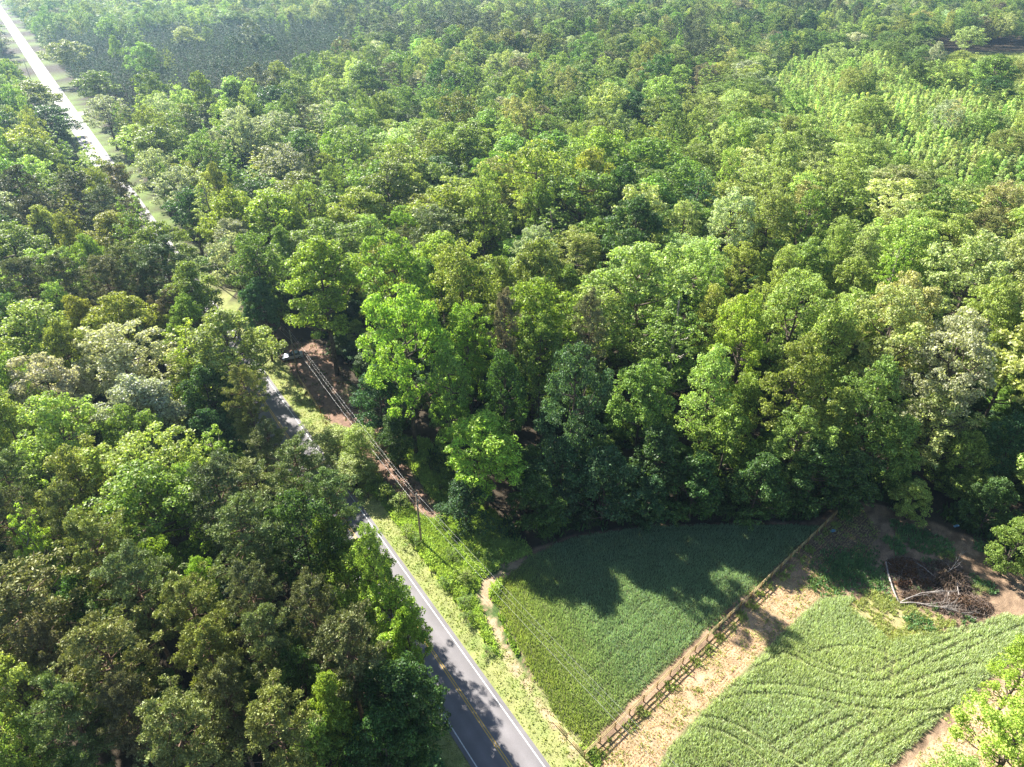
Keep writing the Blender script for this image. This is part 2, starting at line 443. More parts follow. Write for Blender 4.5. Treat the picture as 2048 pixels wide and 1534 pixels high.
# ------------------------------------------------------------------ road
def strip(name, o1, o2, z, mat, s0=-90, s1=2400, step=3.0, wear=False):
    s = np.arange(s0, s1, step)
    n = 9 if wear else 2
    oo = np.linspace(o1, o2, n)
    S, O = np.meshgrid(s, oo, indexing='ij')
    p = RD0[None, None] + S[..., None] * RDD + O[..., None] * RDN
    jit = 0
    V = np.stack([p[..., 0], p[..., 1], np.full(S.shape, z)], -1).reshape(-1, 3)
    idx = np.arange(len(s) * n).reshape(len(s), n)
    Fq = np.stack([idx[:-1, :-1], idx[:-1, 1:], idx[1:, 1:], idx[1:, :-1]], -1).reshape(-1, 4)
    at_ = None
    if wear:
        wv = 1 + .10 * np.cos(O * 2 * pi / 1.75) * (np.abs(O) < 3) - .06 * (np.abs(O) > 3.4)
        at_ = {"wear": wv.ravel()}
    return link(name, mesh_from(name, V, Fq, mat, False, at_))
road = strip("road", -3.72, 3.78, .055, M['asphalt'], wear=True)
tag(road, "grey two-lane asphalt road running straight through the wood", kind='structure')
yl = strip("centre_line", .08, .20, .060, M['line_yellow']); yl2 = strip("centre_line", -.20, -.08, .060, M['line_yellow'])
for o in (yl, yl2): tag(o, "yellow centre line painted on the asphalt road", kind='structure')
for o1 in (-3.25, 3.13):
    tag(strip("edge_line", o1, o1 + .13, .060, M['line_white']), "white edge line painted on the asphalt road", kind='structure')
mb = MB()
p = P([(112, 176), (132, 176), (128, 183), (118, 184)])
a = road_pt(345, 3.6); 
cs = [road_pt(398, 3.4), road_pt(388, 3.4), road_pt(391, 13), road_pt(396, 13)]
mb.add([(x, y, .045) for x, y in cs], [(0, 1, 2, 3)])
tag(link("driveway", mb.mesh("driveway", M['gravel'])), "pale gravel driveway stub leaving the far road", kind='structure')

# ------------------------------------------------------------------ tree prototypes
PROTO = {}
def lobes_to_crown(lob, leaf, per, rg, up=.35, spread=.55, squash=.75, jitter=.18, aspect=.75):
    cs = []; ns = []
    for (x, y, z, r) in lob:
        k = max(12, int(per * (r / 1.2) ** 2))
        d = rg.normal(size=(k, 3)); d[:, 2] += up; d /= np.linalg.norm(d, axis=1)[:, None]
        keep = d[:, 2] > -.55; d = d[keep]; k = len(d)
        rr = r * (1 - np.abs(rg.normal(0, jitter, size=(k, 1))))
        wob = 1 + .22 * np.sin(d[:, 0:1] * 5 + x) * np.cos(d[:, 1:2] * 5 + y)
        c = d * rr * wob; c[:, 2] *= squash
        cs.append(c + np.array((x, y, z)))
        ns.append(d * .9 + rg.normal(size=(k, 3)) * spread)
    c = np.vstack(cs); n = np.vstack(ns)
    s = leaf * (.7 + .6 * rg.random(len(c)))
    return leaf_quads(c, n, s, rg, aspect)
def limbs(mb, H, R0, lob, z0, n, rg, bend=.15, r_tr=.3):
    top = max(l[2] for l in lob)
    pts = [(0, 0, -.3)]
    for t in np.linspace(.12, 1, 7):
        pts.append((rg.normal(0, bend) * t, rg.normal(0, bend) * t, t * top * .93))
    pts = np.array(pts)
    mb.tube(pts, np.linspace(r_tr, .05, len(pts)), 7)
    sel = rg.choice(len(lob), min(n, len(lob)), replace=False)
    for i in sel:
        x, y, z, r = lob[i]
        zb = max(z0 * .85, z - math.hypot(x, y) * (.5 + .5 * rg.random()))
        zb = min(zb, top * .85)
        t = zb / (top * .93)
        bx = np.interp(t, np.linspace(0, 1, len(pts)), pts[:, 0]); by = np.interp(t, np.linspace(0, 1, len(pts)), pts[:, 1])
        mid = np.array(((x + bx) * .55, (y + by) * .5, zb * .55 + z * .4)) + rg.normal(0, .25, 3)
        mb.tube([(bx, by, zb), mid, (x, y, z)], [r_tr * .38, r_tr * .24, .03], 5, False)
def sc_noise(rg, d): return 1
def make_broad(name, seed, H=24, W=11, shape='round', nl=80, leaf=.2, per=200, lr=(.9, 1.8), bark='bark', base=.34, boughs=17):
    rg = np.random.default_rng(seed)
    lob = []; R0 = W / 2; z0 = H * base
    ph = rg.random(6) * 6.28
    def rad(t, a):
        if shape == 'round': p = math.sqrt(max(.02, 1 - (abs(t - .42) / .60) ** 2.4))
        elif shape == 'tall': p = (math.sin(pi * (.12 + .86 * t)) ** .7) * (1.05 - .35 * t)
        elif shape == 'dome': p = math.sqrt(max(0, 1 - (max(0, t - .25) / .75) ** 2)) * (.7 + .3 * min(1, t / .25))
        else: p = max(.06, 1 - t) ** .8
        return R0 * p * (1 + .16 * math.sin(2 * a + ph[0]) + .13 * math.sin(3 * a + ph[1] + 3 * t) + .1 * math.sin(5 * a + ph[2] - 4 * t))
    if shape == 'spires':
        ns = 7
        for k in range(ns):
            a = k * 2.4 + rg.random(); r = R0 * .62 * math.sqrt((k + .3) / ns)
            hx, hy = r * math.cos(a), r * math.sin(a); top = H * (1 - .28 * (k / ns) ** .8 - .06 * rg.random())
            m = nl // ns
            for j in range(m):
                t = (j + rg.random()) / m
                z = z0 + (top - z0) * t
                rr = R0 * .46 * (1 - t) ** .65 + .25
                b = rg.random() * 6.28
                lob.append((hx * (.75 + .35 * t) + rr * math.cos(b), hy * (.75 + .35 * t) + rr * math.sin(b), z, rg.uniform(*lr) * (.55 + .45 * (1 - t))))
    else:
        nb = boughs; m = max(4, nl // nb)
        for i in range(nb):
            t = ((i + rg.random() * .8) / nb) ** .8; a = i * 2.399 + rg.normal(0, .35)
            r = rad(t, a) * rg.uniform(.82, 1.05)
            rb = R0 * rg.uniform(.27, .46) * (1 if shape != 'cone' else (.45 + .6 * (1 - t)))
            rc = max(0, r - rb * .85); cx, cy, cz = rc * math.cos(a), rc * math.sin(a), z0 + rb * .5 + (H - z0 - rb * 1.3) * t
            d = rg.normal(size=(m, 3)); d[:, 2] += .35; d[:, 0] += .55 * math.cos(a) * min(1, rc / R0 * 2); d[:, 1] += .55 * math.sin(a) * min(1, rc / R0 * 2)
            d /= np.linalg.norm(d, axis=1)[:, None]
            q = rb * np.where(rg.random(m) < .8, rg.uniform(.78, 1.08, m), rg.uniform(.2, .8, m))
            for j in range(m): lob.append((cx + d[j, 0] * q[j], cy + d[j, 1] * q[j], min(H, cz + d[j, 2] * q[j] * .85), rg.uniform(*lr)))
        lob.append((0, 0, H - lr[1] * .6, lr[1]))
    V, Fq = lobes_to_crown(lob, leaf, per, rg)
    cm = mesh_from(name + "_crown", V, Fq, M['leaf'])
    mb = MB(); limbs(mb, H, R0, lob, z0, 26, rg, r_tr=.016 * H)
    PROTO[name] = (cm, mb.mesh(name + "_trunk", M[bark], True), H, W, H * (base + 1) / 2)
def make_pine(name, seed, H=24, W=9, nt_=150, leaf=.24, per=70, base=.42, conical=False, tr=(.55, 1.0)):
    rg = np.random.default_rng(seed); R0 = W / 2; z0 = H * base
    lob = []; mb = MB()
    pts = np.array([(rg.normal(0, .12) * t * 2, rg.normal(0, .12) * t * 2, -.3 + t * H * .97) for t in np.linspace(0, 1, 7)])
    mb.tube(pts, np.linspace(.017 * H, .04, 7), 7)
    nb = max(10, nt_ // 5)
    for k in range(nb):
        t = (k + rg.random() * .8) / nb
        zb = z0 + (H - z0) * (t * .97)
        if conical: L = R0 * (1 - t) ** .8 * rg.uniform(.75, 1.1) + .15
        else: L = R0 * (math.sin(pi * (.2 + .74 * t)) ** .6) * rg.uniform(.6, 1.15)
        a = k * 2.399 + rg.normal(0, .5); rise = rg.uniform(.05, .5) * L
        e = np.array((L * math.cos(a), L * math.sin(a), zb + rise))
        b0 = np.array((0, 0, zb)); mid = (b0 + e) / 2 + np.array((0, 0, -.1 * L)) + rg.normal(0, .12, 3)
        mb.tube([b0, mid, e], [.05 + .012 * L, .05, .02], 4, False)
        m = 5 if not conical else 4
        for j in range(m):
            q = .35 + .65 * (j + rg.random()) / m
            c = b0 + (e - b0) * q + rg.normal(0, .10 + .1 * L, 3) * np.array((1, 1, .5))
            lob.append((c[0], c[1], c[2] + .1, rg.uniform(*tr)))
    for j in range(4): lob.append((rg.normal(0, .3), rg.normal(0, .3), H - .4 - j * .5, tr[0]))
    cs = []; ns = []
    for (x, y, z, r) in lob:
        k = int(per * (r / .8) ** 2)
        d = rg.normal(size=(k, 3)); d[:, 2] += .45; d /= np.linalg.norm(d, axis=1)[:, None]
        rr = r * (.45 + .6 * rg.random((k, 1)))
        cs.append(d * rr * np.array((1, 1, .72)) + np.array((x, y, z)))
        ns.append(np.cross(d, rg.normal(size=(k, 3))) + d * .35)
    c = np.vstack(cs); n = np.vstack(ns); n /= np.linalg.norm(n, axis=1)[:, None]
    V, Fq = leaf_quads(c, n, leaf * (.6 + .7 * rg.random(len(c))), rg, .38, .15)
    PROTO[name] = (mesh_from(name + "_crown", V, Fq, M['needle']), mb.mesh(name + "_trunk", M['pine_bark'], True), H, W, H * (base + 1) / 2)
# near, fine-leaved
for i in range(3): make_broad(f"oak{i}", 10 + i, 23, 12, 'dome', 300, .145, 250, (.45, .95), base=.36)
for i in range(3): make_broad(f"spire{i}", 20 + i, 26, 10, 'spires', 260, .14, 250, (.45, .95), base=.3, bark='pale_bark')
for i in range(3): make_broad(f"round{i}", 30 + i, 23, 11, 'round', 320, .135, 240, (.42, .85), base=.28, boughs=22)
for i in range(2): make_broad(f"feather{i}", 40 + i, 20, 10, 'tall', 360, .125, 190, (.38, .8), base=.2, boughs=26)
for i in range(2): make_broad(f"skirt{i}", 50 + i, 15, 9, 'dome', 260, .14, 240, (.42, .85), base=.06, boughs=20)
for i in range(4): make_pine(f"pine{i}", 60 + i, 24, 9.5, 300, .17, 130, tr=(.38, .72))
for i in range(2): make_broad(f"bush{i}", 70 + i, 4, 4, 'dome', 70, .09, 190, (.25, .5), base=.05, boughs=9)
# farther, coarser
for i in range(3): make_broad(f"far_oak{i}", 110 + i, 23, 12.5, 'dome', 190, .20, 115, (.55, 1.15), base=.42, boughs=14)
for i in range(2): make_broad(f"far_spire{i}", 120 + i, 25, 9, 'spires', 150, .20, 110, (.5, 1.0), base=.3)
for i in range(4): make_broad(f"far_round{i}", 130 + i, 23, 12, 'round', 210, .19, 110, (.5, 1.0), base=.36, boughs=18)
for i in range(3): make_pine(f"far_pine{i}", 160 + i, 23, 8, 160, .27, 36, tr=(.5, .85))
for i in range(3): make_pine(f"slim_pine{i}", 170 + i, 15, 3.6, 70, .24, 24, base=.25, conical=True, tr=(.35, .6))
for i in range(3): make_broad(f"sapling{i}", 180 + i, 10, 3.4, 'cone', 60, .16, 95, (.3, .55), base=.12, boughs=12)
def make_dead(name, seed, H=14, W=8):
    rg = np.random.default_rng(seed); mb = MB()
    def br(p, d, L, r, lv):
        q = [p]; dd = d
        for k in range(3):
            dd = dd + rg.normal(0, .14, 3); dd /= np.linalg.norm(dd); q.append(q[-1] + dd * L / 3)
        mb.tube(q, np.linspace(r, r * .45, 4), 4, False)
        if lv:
            for k in range(4 if lv > 1 else 5):
                b = q[1 + k % 3]; nd = dd + rg.normal(0, .55, 3); nd[2] = abs(nd[2]) * .8 + .15; nd /= np.linalg.norm(nd)
                br(b, nd, L * .6, r * .5, lv - 1)
    br(np.zeros(3), np.array((0, 0, 1.)), H * .55, .14, 3)
    PROTO[name] = (None, mb.mesh(name + "_limbs", M['dead_wood']), H, W, H * .7)
make_dead("dead0", 5)

TREES = []
CROWN_USED = {}
# foliage colours; dark and teal also put shade into wood-edge crowns
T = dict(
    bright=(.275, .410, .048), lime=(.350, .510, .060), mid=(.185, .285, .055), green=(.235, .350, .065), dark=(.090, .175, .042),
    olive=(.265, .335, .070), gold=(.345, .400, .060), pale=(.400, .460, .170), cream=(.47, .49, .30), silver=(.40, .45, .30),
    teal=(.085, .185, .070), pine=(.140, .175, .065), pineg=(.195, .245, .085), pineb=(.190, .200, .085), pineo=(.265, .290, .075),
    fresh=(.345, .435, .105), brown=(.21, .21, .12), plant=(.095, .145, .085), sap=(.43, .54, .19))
for _k in T:                                   # spring foliage is a little greyer than pure green
    _t = np.array(T[_k]); _m = _t.mean(); T[_k] = tuple(_t * .90 + _m * .10)
def place_tree(name, proto, x, y, H, W, tint, label, cat='tree', group=None, rz=None, z=None):
    cm, tm, h0, w0, _ = PROTO[proto]
    if z is None: z = float(height(x, y))
    e = empty(name, (x, y, z), rng.random() * 6.28 if rz is None else rz)
    e.scale = (W / w0, W / w0, H / h0)
    tag(e, label, cat, group)
    if cm:
        c = link("crown", cm, e)
        c['tint'] = [float(t) for t in tint]
        CROWN_USED.setdefault(proto, c)
    link("trunk", tm, e)
    TREES.append(e)
    return e
def jit(t, a=.13):
    t = np.array(T[t] if isinstance(t, str) else t); k = rng.normal(0, a)
    return t * (1 + np.clip(k, -.3, .3)) * (1 + rng.normal(0, .05, 3))
#TREES_HERE
# ------------------------------------------------------------------ trees one can single out, nearest first
# (u, v) of the crown's middle, its width, its kind and true height
NEAR = [
# bottom left corner wood
(74,1098,115,'spire0','lime',24,"bright lime pointed tree, left edge wood, above the dark pines"),
(205,1125,150,'pine0','pineo',25,"round olive pine right of the bright lime pointed tree"),
(305,1045,235,'round0','green',24,"large light green speckled tree left of the bend-side pines"),
(18,1055,120,'pine1','pineb',24,"brown pine cut by the left edge, above the lime tree"),
(50,1240,240,'pine2','pineo',25,"big olive pine cut by the left edge, below the lime tree"),
(180,1245,110,'feather0','dark',20,"dark green leafy tree between two big olive pines"),
(140,1050,90,'pine3','pineg',22,"small pale pine between lime tree and speckled green tree"),
(495,1095,160,'pine0','pineg',25,"tall green pine with drooping sprays, left of the road shrubs"),
(610,1085,150,'round1','dark',24,"dark green tree beside the road behind lime roadside tree"),
(335,1160,95,'round2','bright',20,"bright green top peeping above the olive pines"),
(412,1195,85,'round0','bright',19,"small bright green crown between three olive pines"),
(285,1195,150,'pine3','pineg',25,"broad grey green pine below the speckled green tree"),
(395,1245,150,'pine1','pineo',24,"olive pine with bare pale branches on its lower side"),
(430,1335,135,'pine2','pineo',24,"bright olive pine in the middle of the lower left wood"),
(513,1215,115,'pine3','pineb',24,"round brownish pine left of the lime roadside tree"),
(540,1305,115,'pine0','pineg',23,"green tinted pine between brownish pine and dark roadside trees"),
(630,1250,120,'pine1','pineb',24,"brown pine just left of the lime roadside tree"),
(222,1345,195,'pine3','pineo',25,"wide olive pine with dark leaning trunk showing"),
(50,1410,140,'round1','fresh',22,"speckled pale green tree in the bottom left corner"),
(154,1450,140,'pine0','pineg',23,"grey green pine beside the corner tree"),
(370,1490,190,'pine1','pineo',24,"bright olive pine at the bottom edge, a third across the left wood"),
(565,1480,175,'pine2','pineo',24,"wide olive pine at the bottom edge left of bright green tree"),
(668,1430,115,'oak1','bright',21,"bright green leafy tree between olive pine and dark roadside oak"),
(268,1440,110,'pine2','pineb',23,"thin brownish pine near the bottom, left of the olive ones"),
(460,1420,120,'pine3','pineb',23,"shaded brown pine above the bottom edge pines"),
(662,1015,120,'pine2','pineg',20,"green pine overhanging the road between verge bushes and lime tree"),
(655,1110,110,'feather1','mid',20,"mid green tree in front of the roadside, above the brown pine"),
(745,1120,80,'round0','green',16,"green crown at the road just above the lime roadside tree"),
(815,1270,80,'oak2','bright',15,"bright green spray over the road below the small lime tree"),
(718,1165,160,'oak1','lime',17,"lime green tree leaning over the road, upper of two"),
(782,1232,135,'round2','lime',15,"small lime green tree overhanging the road, lower of two"),
(815,1400,185,'oak0','dark',20,"large dark green oak hanging over the road at the bottom"),
(700,1325,165,'pine2','pineb',24,"brown pine with long bare limbs beside the road"),
(770,1490,170,'oak2','dark',18,"dark oak at the bottom edge beside the road"),
(610,1380,110,'round2','dark',20,"dark leafy tree between the brown pine and bright green tree"),
(105,1330,120,'pine1','pineb',23,"shaded pine between the left edge pine and wide olive pine"),
(640,1520,130,'round0','green',19,"green crown cut by the bottom edge left of dark oak"),
(30,1530,120,'round2','green',20,"green crown cut by the bottom left corner"),
# left middle
(90,700,200,'feather0','fresh',25,"big pale yellow green tree at left, below the dark pines"),
(28,790,120,'round1','green',24,"green tree cut by the left edge, beside the big pale one"),
(255,740,190,'round2','cream',25,"cream white flowering tree left of the bright lime one"),
(284,825,185,'oak0','silver',22,"silvery green oak below the cream flowering tree"),
(386,715,155,'spire2','lime',26,"tall lime green tree beside the cream flowering one"),
(420,800,120,'oak1','dark',20,"dark oak shaded below the tall lime tree"),
(485,670,165,'oak1','fresh',17,"spreading pale tree reaching over the road by the parked car"),
(520,548,120,'round2','mid',27,"mid green tree above the parked silver car, left of big oak"),
(520,612,85,'oak2','teal',20,"dark teal tree shading the parked silver car"),
(470,530,100,'far_round3','silver',24,"silvery tree beside the gap where the road vanishes"),
(250,655,150,'oak2','gold',23,"golden olive oak behind the cream flowering tree"),
(165,655,90,'oak0','gold',22,"small golden crown left of the golden olive oak"),
(62,585,105,'pine0','pineb',25,"dark pine at left above the big pale tree"),
(137,578,95,'pine1','pine',25,"dark round pine, second from left in the pine row"),
(219,580,105,'pine2','pineb',25,"dark pine, third from left in the pine row"),
(282,575,90,'pine3','pine',24,"dark pine, fourth from left in the pine row"),
(335,550,125,'pine0','pine',26,"large dark pine above the golden olive oak"),
(356,632,95,'pine1','pineb',21,"low dark pine right of the golden olive oak"),
(424,585,125,'oak1','olive',23,"olive oak at the road bend above the spreading pale tree"),
(130,890,175,'round0','fresh',24,"large yellow green tree left of the silvery oak"),
(32,880,135,'feather1','fresh',23,"yellow green tree cut by the left edge, lower of two"),
(273,890,130,'round1','green',21,"mid green tree just below the silvery oak"),
(308,965,210,'round2','fresh',24,"very large light green tree below the silvery oak"),
(430,910,115,'spire0','bright',17,"bright green pointed tree left of the road pine"),
(540,893,95,'pine2','pineg',15,"small pine standing at the road edge"),
(478,975,130,'pine3','pineo',17,"olive pine between the big light green tree and the road"),
(598,955,130,'pine1','pineg',21,"green pine below the small roadside pine"),
(655,905,130,'feather0','fresh',11,"feathery light green tree on the road verge, upper of two"),
(695,950,115,'feather1','fresh',9,"feathery light green tree on the road verge, lower of two"),
(170,985,150,'round1','olive',23,"olive green tree between yellow green and speckled trees"),
(28,985,120,'pine3','pineg',22,"pale pine on the left edge below the yellow green trees"),
(395,1025,110,'feather0','green',22,"green crown between the light green tree and tall green pine"),
(425,870,100,'oak2','teal',16,"dark teal oak in shade beside the road"),
(715,890,95,'feather1','fresh',10,"pale feathery tree nearest the leafy track"),
(640,960,90,'feather0','bright',9,"bright feathery tree on the verge, lowest of four"),
# centre
(794,595,151,'round1','bright',35,"bright green column tree behind the tall lime one at the path"),
(812,705,165,'round1','lime',34,"tall lime tree with long bare trunk at the wood corner"),
(927,592,145,'round2','olive',32,"olive green round tree right of the bright column tree"),
(937,700,110,'round2','bright',27,"bright green pointed tree right of the tall lime tree"),
(1010,672,65,'pine2','brown',30,"narrow grey brown pine beside the bright domed tree"),
(1070,665,150,'round0','bright',30,"bright green domed tree in the middle of the wood front"),
(1177,680,80,'pine3','brown',30,"tall narrow grey brown pine in the middle of the wood front"),
(1077,568,150,'oak0','olive',30,"olive oak above the bright domed tree"),
(1278,590,195,'round1','fresh',30,"huge pale green dome in the centre of the wood"),
(970,895,180,'oak1','lime',19,"bright lime round tree low at the wood edge"),
(1145,812,135,'round2','teal',30,"dark teal tree behind the shaded wood edge"),
(1283,800,135,'oak2','green',24,"green domed tree above the shaded field corner"),#30,"green domed tree above the shaded field corner"),
(645,570,190,'oak0','bright',31,"big bright green oak right of the bend, behind the utility pole"),
(1080,720,100,'round1','green',26,"green lower crown under the bright domed tree"),
(1010,800,100,'round0','dark',26,"dark green tree above the bright lime round tree"),
(900,790,100,'round1','green',27,"green pointed crown under the tall lime tree"),
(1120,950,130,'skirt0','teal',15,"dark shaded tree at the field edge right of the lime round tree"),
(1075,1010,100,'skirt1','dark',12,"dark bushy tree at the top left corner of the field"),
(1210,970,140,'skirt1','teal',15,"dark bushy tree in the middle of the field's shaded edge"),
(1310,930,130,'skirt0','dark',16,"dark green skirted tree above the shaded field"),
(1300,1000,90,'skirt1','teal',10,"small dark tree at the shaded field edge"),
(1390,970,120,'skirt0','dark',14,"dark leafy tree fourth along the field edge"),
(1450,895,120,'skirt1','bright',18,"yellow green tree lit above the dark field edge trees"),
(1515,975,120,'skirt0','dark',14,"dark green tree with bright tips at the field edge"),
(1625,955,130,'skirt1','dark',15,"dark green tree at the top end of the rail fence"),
(1590,890,120,'round2','green',19,"green tree just behind the fence end trees"),
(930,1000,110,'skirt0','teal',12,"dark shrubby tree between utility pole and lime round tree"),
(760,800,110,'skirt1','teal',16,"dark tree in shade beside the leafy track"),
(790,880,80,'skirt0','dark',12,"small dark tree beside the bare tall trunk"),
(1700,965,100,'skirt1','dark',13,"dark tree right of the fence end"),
# right
(1478,700,115,'round0','bright',30,"bright green rounded tree right of centre"),
(1420,590,95,'spire0','green',30,"green column tree right of the huge pale dome"),
(1560,585,105,'feather0','fresh',26,"light tree with dead pinkish twigs in its top"),
(1782,555,75,'spire2','lime',30,"bright lime pointed tree among pale trees at right"),
(1715,545,85,'feather1','pale',28,"sparse pale tree left of the bright lime pointed one"),
(1765,690,160,'round2','pale',31,"large pale green dome on the right side of the wood"),
(1895,745,170,'round1','cream',31,"large cream coloured tree near the right edge"),
(1868,850,150,'feather0','pale',20,"pale grey green tree under the large cream one"),
(1963,665,120,'round0','fresh',30,"pale yellow green tree behind the large cream one"),
(1587,650,150,'round2','fresh',30,"light green tree left of the large pale dome"),
(1656,715,140,'feather1','fresh',28,"yellow green tree directly left of the large pale dome"),
(1587,775,140,'round1','olive',27,"olive shaded tree below the light green ones at right"),
(1741,820,130,'feather0','green',25,"green thin crowned tree left of the pale grey green one"),
(1827,1000,80,'skirt0','fresh',8,"small pale bushy tree alone by the bare soil track"),
(2015,900,120,'feather1','teal',17,"thin dark tree above the bare soil at the right edge"),
(1930,575,165,'round0','pale',31,"broad pale green tree high on the right side"),
(2020,540,130,'oak2','pale',26,"pale green oak cut by the right edge, higher"),
(2035,1090,90,'skirt1','green',12,"green bushy tree cut by the right edge beside bare soil"),
(1670,860,110,'skirt0','fresh',18,"light green tree behind the dark fence end tree"),
(1985,1010,90,'skirt1','dark',11,"dark low tree over the bare soil near the right edge"),
(2035,700,110,'round2','fresh',28,"grey green tree cut by the right edge beside the cream one"),
(1790,905,110,'skirt0','green',16,"mid green tree above the small bushy one by the soil"),
(1925,930,100,'skirt1','olive',14,"olive low tree between the pale and the thin dark trees"),
# near right corner
(2035,1485,185,'round1','lime',15,"pale lime tree filling the bottom right corner"),
(1905,1575,150,'feather0','fresh',13,"pale green tree cut by the bottom edge, right of the crop"),
(2050,1345,120,'round2','lime',14,"lime tree cut by the right edge below the crop"),
(1795,1600,120,'round0','fresh',11,"low light green crown at the bottom edge below the crop"),
(1690,1605,120,'feather1','fresh',10,"light green crown just showing at the bottom edge left of the corner trees"),
# upper left
(66,195,125,'far_oak0','olive',24,"olive oak left of the white far road"),
(100,245,110,'far_oak1','dark',22,"dark oak below the olive one left of the far road"),
(8,185,75,'far_round0','green',23,"green tree cut by the left edge near the far road"),
(113,295,62,'far_spire0','green',22,"green pointed tree at the edge of the far road verge"),
(66,320,100,'far_round1','green',23,"mid green tree below the pointed one left of the road"),
(16,300,90,'far_round2','pale',23,"pale grey green tree on the left edge, above the pines"),
(157,395,95,'pine1','pine',23,"dark pine below the far road verge"),
(240,372,55,'pine0','pineb',19,"thin open pine standing in front of the white road"),
(202,378,58,'far_round0','gold',20,"golden green tree just left of the thin open pine"),
(219,425,90,'pine3','pine',23,"dark pine under the golden green tree"),
(267,448,85,'pine2','pineb',22,"brown dark pine right of its darker neighbour near the red car"),
(80,440,90,'pine0','pineb',23,"brownish dark pine at left, below the green trees"),
(20,400,90,'pine2','pine',23,"dark pine cut by the left edge, upper"),
(232,480,130,'oak1','gold',22,"olive golden oak above the dark pine row"),
(100,470,80,'round0','fresh',22,"light green tree above the dark pine row at left"),
(320,500,120,'oak2','olive',21,"olive oak overlooking the leafy clearing"),
(212,225,85,'far_round1','silver',22,"silvery white tree right of the far road"),
(190,172,85,'far_oak2','green',23,"green oak beside the far road, in front of the plantation"),
(308,185,60,'far_oak0','dark',22,"dark oak in front of the pine plantation"),
(489,262,100,'far_round2','silver',26,"white topped tree standing out left of centre"),
(318,292,120,'far_oak1','olive',24,"olive oak left of the white topped tree"),
(315,342,80,'far_round0','silver',22,"whitish tree below the olive oak"),
(403,312,85,'far_round1','green',23,"light green tree left of and below the white topped one"),
(369,352,55,'far_spire0','lime',20,"small lime tree among whitish neighbours"),
(360,380,90,'far_round2','silver',21,"whitish tree beside the red car clearing"),
(417,415,92,'spire1','fresh',26,"tall yellow green tree beside the dark gap of the road"),
(472,492,95,'round2','silver',20,"silver white tree behind the big bright oak"),
(497,428,50,'spire0','lime',21,"small bright lime tree above the silver white one"),
(545,205,100,'far_oak2','dark',24,"dark round oak far left of centre, above the white topped tree"),
(700,300,110,'far_round0','olive',25,"olive tree left of the dark wedge shaped gap"),
(800,345,130,'far_round1','olive',26,"olive domed tree right of the dark wedge shaped gap's foot"),
(1030,235,85,'far_round2','olive',25,"round olive tree standing alone above the young green trees"),
(1110,300,110,'far_oak0','green',23,"dark glossy green oak in the upper centre"),
(1395,400,100,'far_spire1','teal',26,"dark teal pointed tree right of centre"),
(1680,415,120,'far_oak1','green',24,"bright green glossy oak in the upper right"),
(720,430,150,'oak0','gold',23,"golden green oak with lit top in the left centre"),
(1065,345,90,'far_oak2','bright',23,"bright green oak in the upper centre"),
(1985,150,100,'far_oak0','green',24,"large green oak beside the white building at the right edge"),
(1980,195,70,'far_oak1','dark',18,"dark oak below the large one by the white building"),
(1940,75,70,'far_round0','pale',22,"pale tree behind the bright meadow at the right"),
(1530,95,45,'far_spire1','pale',24,"pale pointed tree at the edge of the far dark wood"),
]
def ok_sep(a): return True
placed = []
def add_image_tree(u, v, wpx, proto, tint, H, label):
    h0, w0 = PROTO[proto][2], PROTO[proto][3]; zc = PROTO[proto][4] / h0 * H
    x, y = at(u, v, zc)
    _, _, dep = proj(x, y, zc)
    W = wpx * dep / F_PX
    kind = 'pine_tree' if 'pine' in proto else 'broadleaf_tree'
    if -5.2 < road_off(x, y) < 5.2:                    # it stands beside the road, never on it: taller on the near side, lower on the far side
        if H < 14.5 and v < 1000:
            while road_off(x, y) < 5.2 and zc > 3: zc -= .4; H -= .4; x, y = at(u, v, zc)
        else:
            while road_off(x, y) > -5.2 and H < 25: zc += .4; H += .4; x, y = at(u, v, zc)
    if -4.6 < road_off(x, y) < 4.6:
        s = np.dot(np.array((x, y)) - RD0, RDD); x, y = road_pt(s, 5.0 if road_off(x, y) > 0 else -5.0)
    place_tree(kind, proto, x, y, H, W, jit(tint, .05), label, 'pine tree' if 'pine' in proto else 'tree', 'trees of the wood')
    placed.append((x, y, W * .46))
for r in NEAR: add_image_tree(*r)

# ------------------------------------------------------------------ the rest of the wood
PLANT1 = P([(85, 104), (95, 78), (300, 62), (480, 50), (640, 42), (700, 55)], 13) + P([(690, 82), (610, 105), (545, 148), (440, 142), (350, 172), (270, 185), (185, 190)], 24)
PLANT2 = P([(-60, 100), (-20, 92), (15, 108), (52, 158), (-60, 165)], 13)
SAPL = P([(1540, 128), (1600, 102), (1700, 100), (1760, 108), (1850, 130), (1960, 150), (2110, 200)], 8) + P([(2110, 330), (1960, 310), (1860, 285), (1700, 245), (1600, 205), (1530, 160)], 20)
MEAD_FRONT = P([(1850, 106), (2130, 98), (2150, 190), (1960, 170), (1850, 150)])
EXCL = [MEAD_FRONT, OPEN, PATH, CLEAR2, MEADOW1, MEADOW2]
def poisson(cand, rad, taken):
    cell = 8.0; grid = {}
    def put(x, y, r, i): grid.setdefault((int(x // cell), int(y // cell)), []).append((x, y, r))
    for t in taken: put(*t, 0)
    out = []
    for (x, y), r in zip(cand, rad):
        cx, cy_ = int(x // cell), int(y // cell); good = True
        for i in (-1, 0, 1):
            for j in (-1, 0, 1):
                for (a, b, q) in grid.get((cx + i, cy_ + j), ()):
                    if (x - a) ** 2 + (y - b) ** 2 < ((r + q) * .76) ** 2: good = False; break
                if not good: break
            if not good: break
        if good: out.append((x, y, r)); put(x, y, r, 0)
    return out
n = 120000
yy = 30 + 1270 * np.sqrt(rng.random(n)); xx = (rng.random(n) * 2 - 1) * (yy * .98 + 60)
u_, v_, _d = proj(xx, yy, 17.0)
k = (u_ > -260) & (u_ < 2300) & (v_ < 1900)
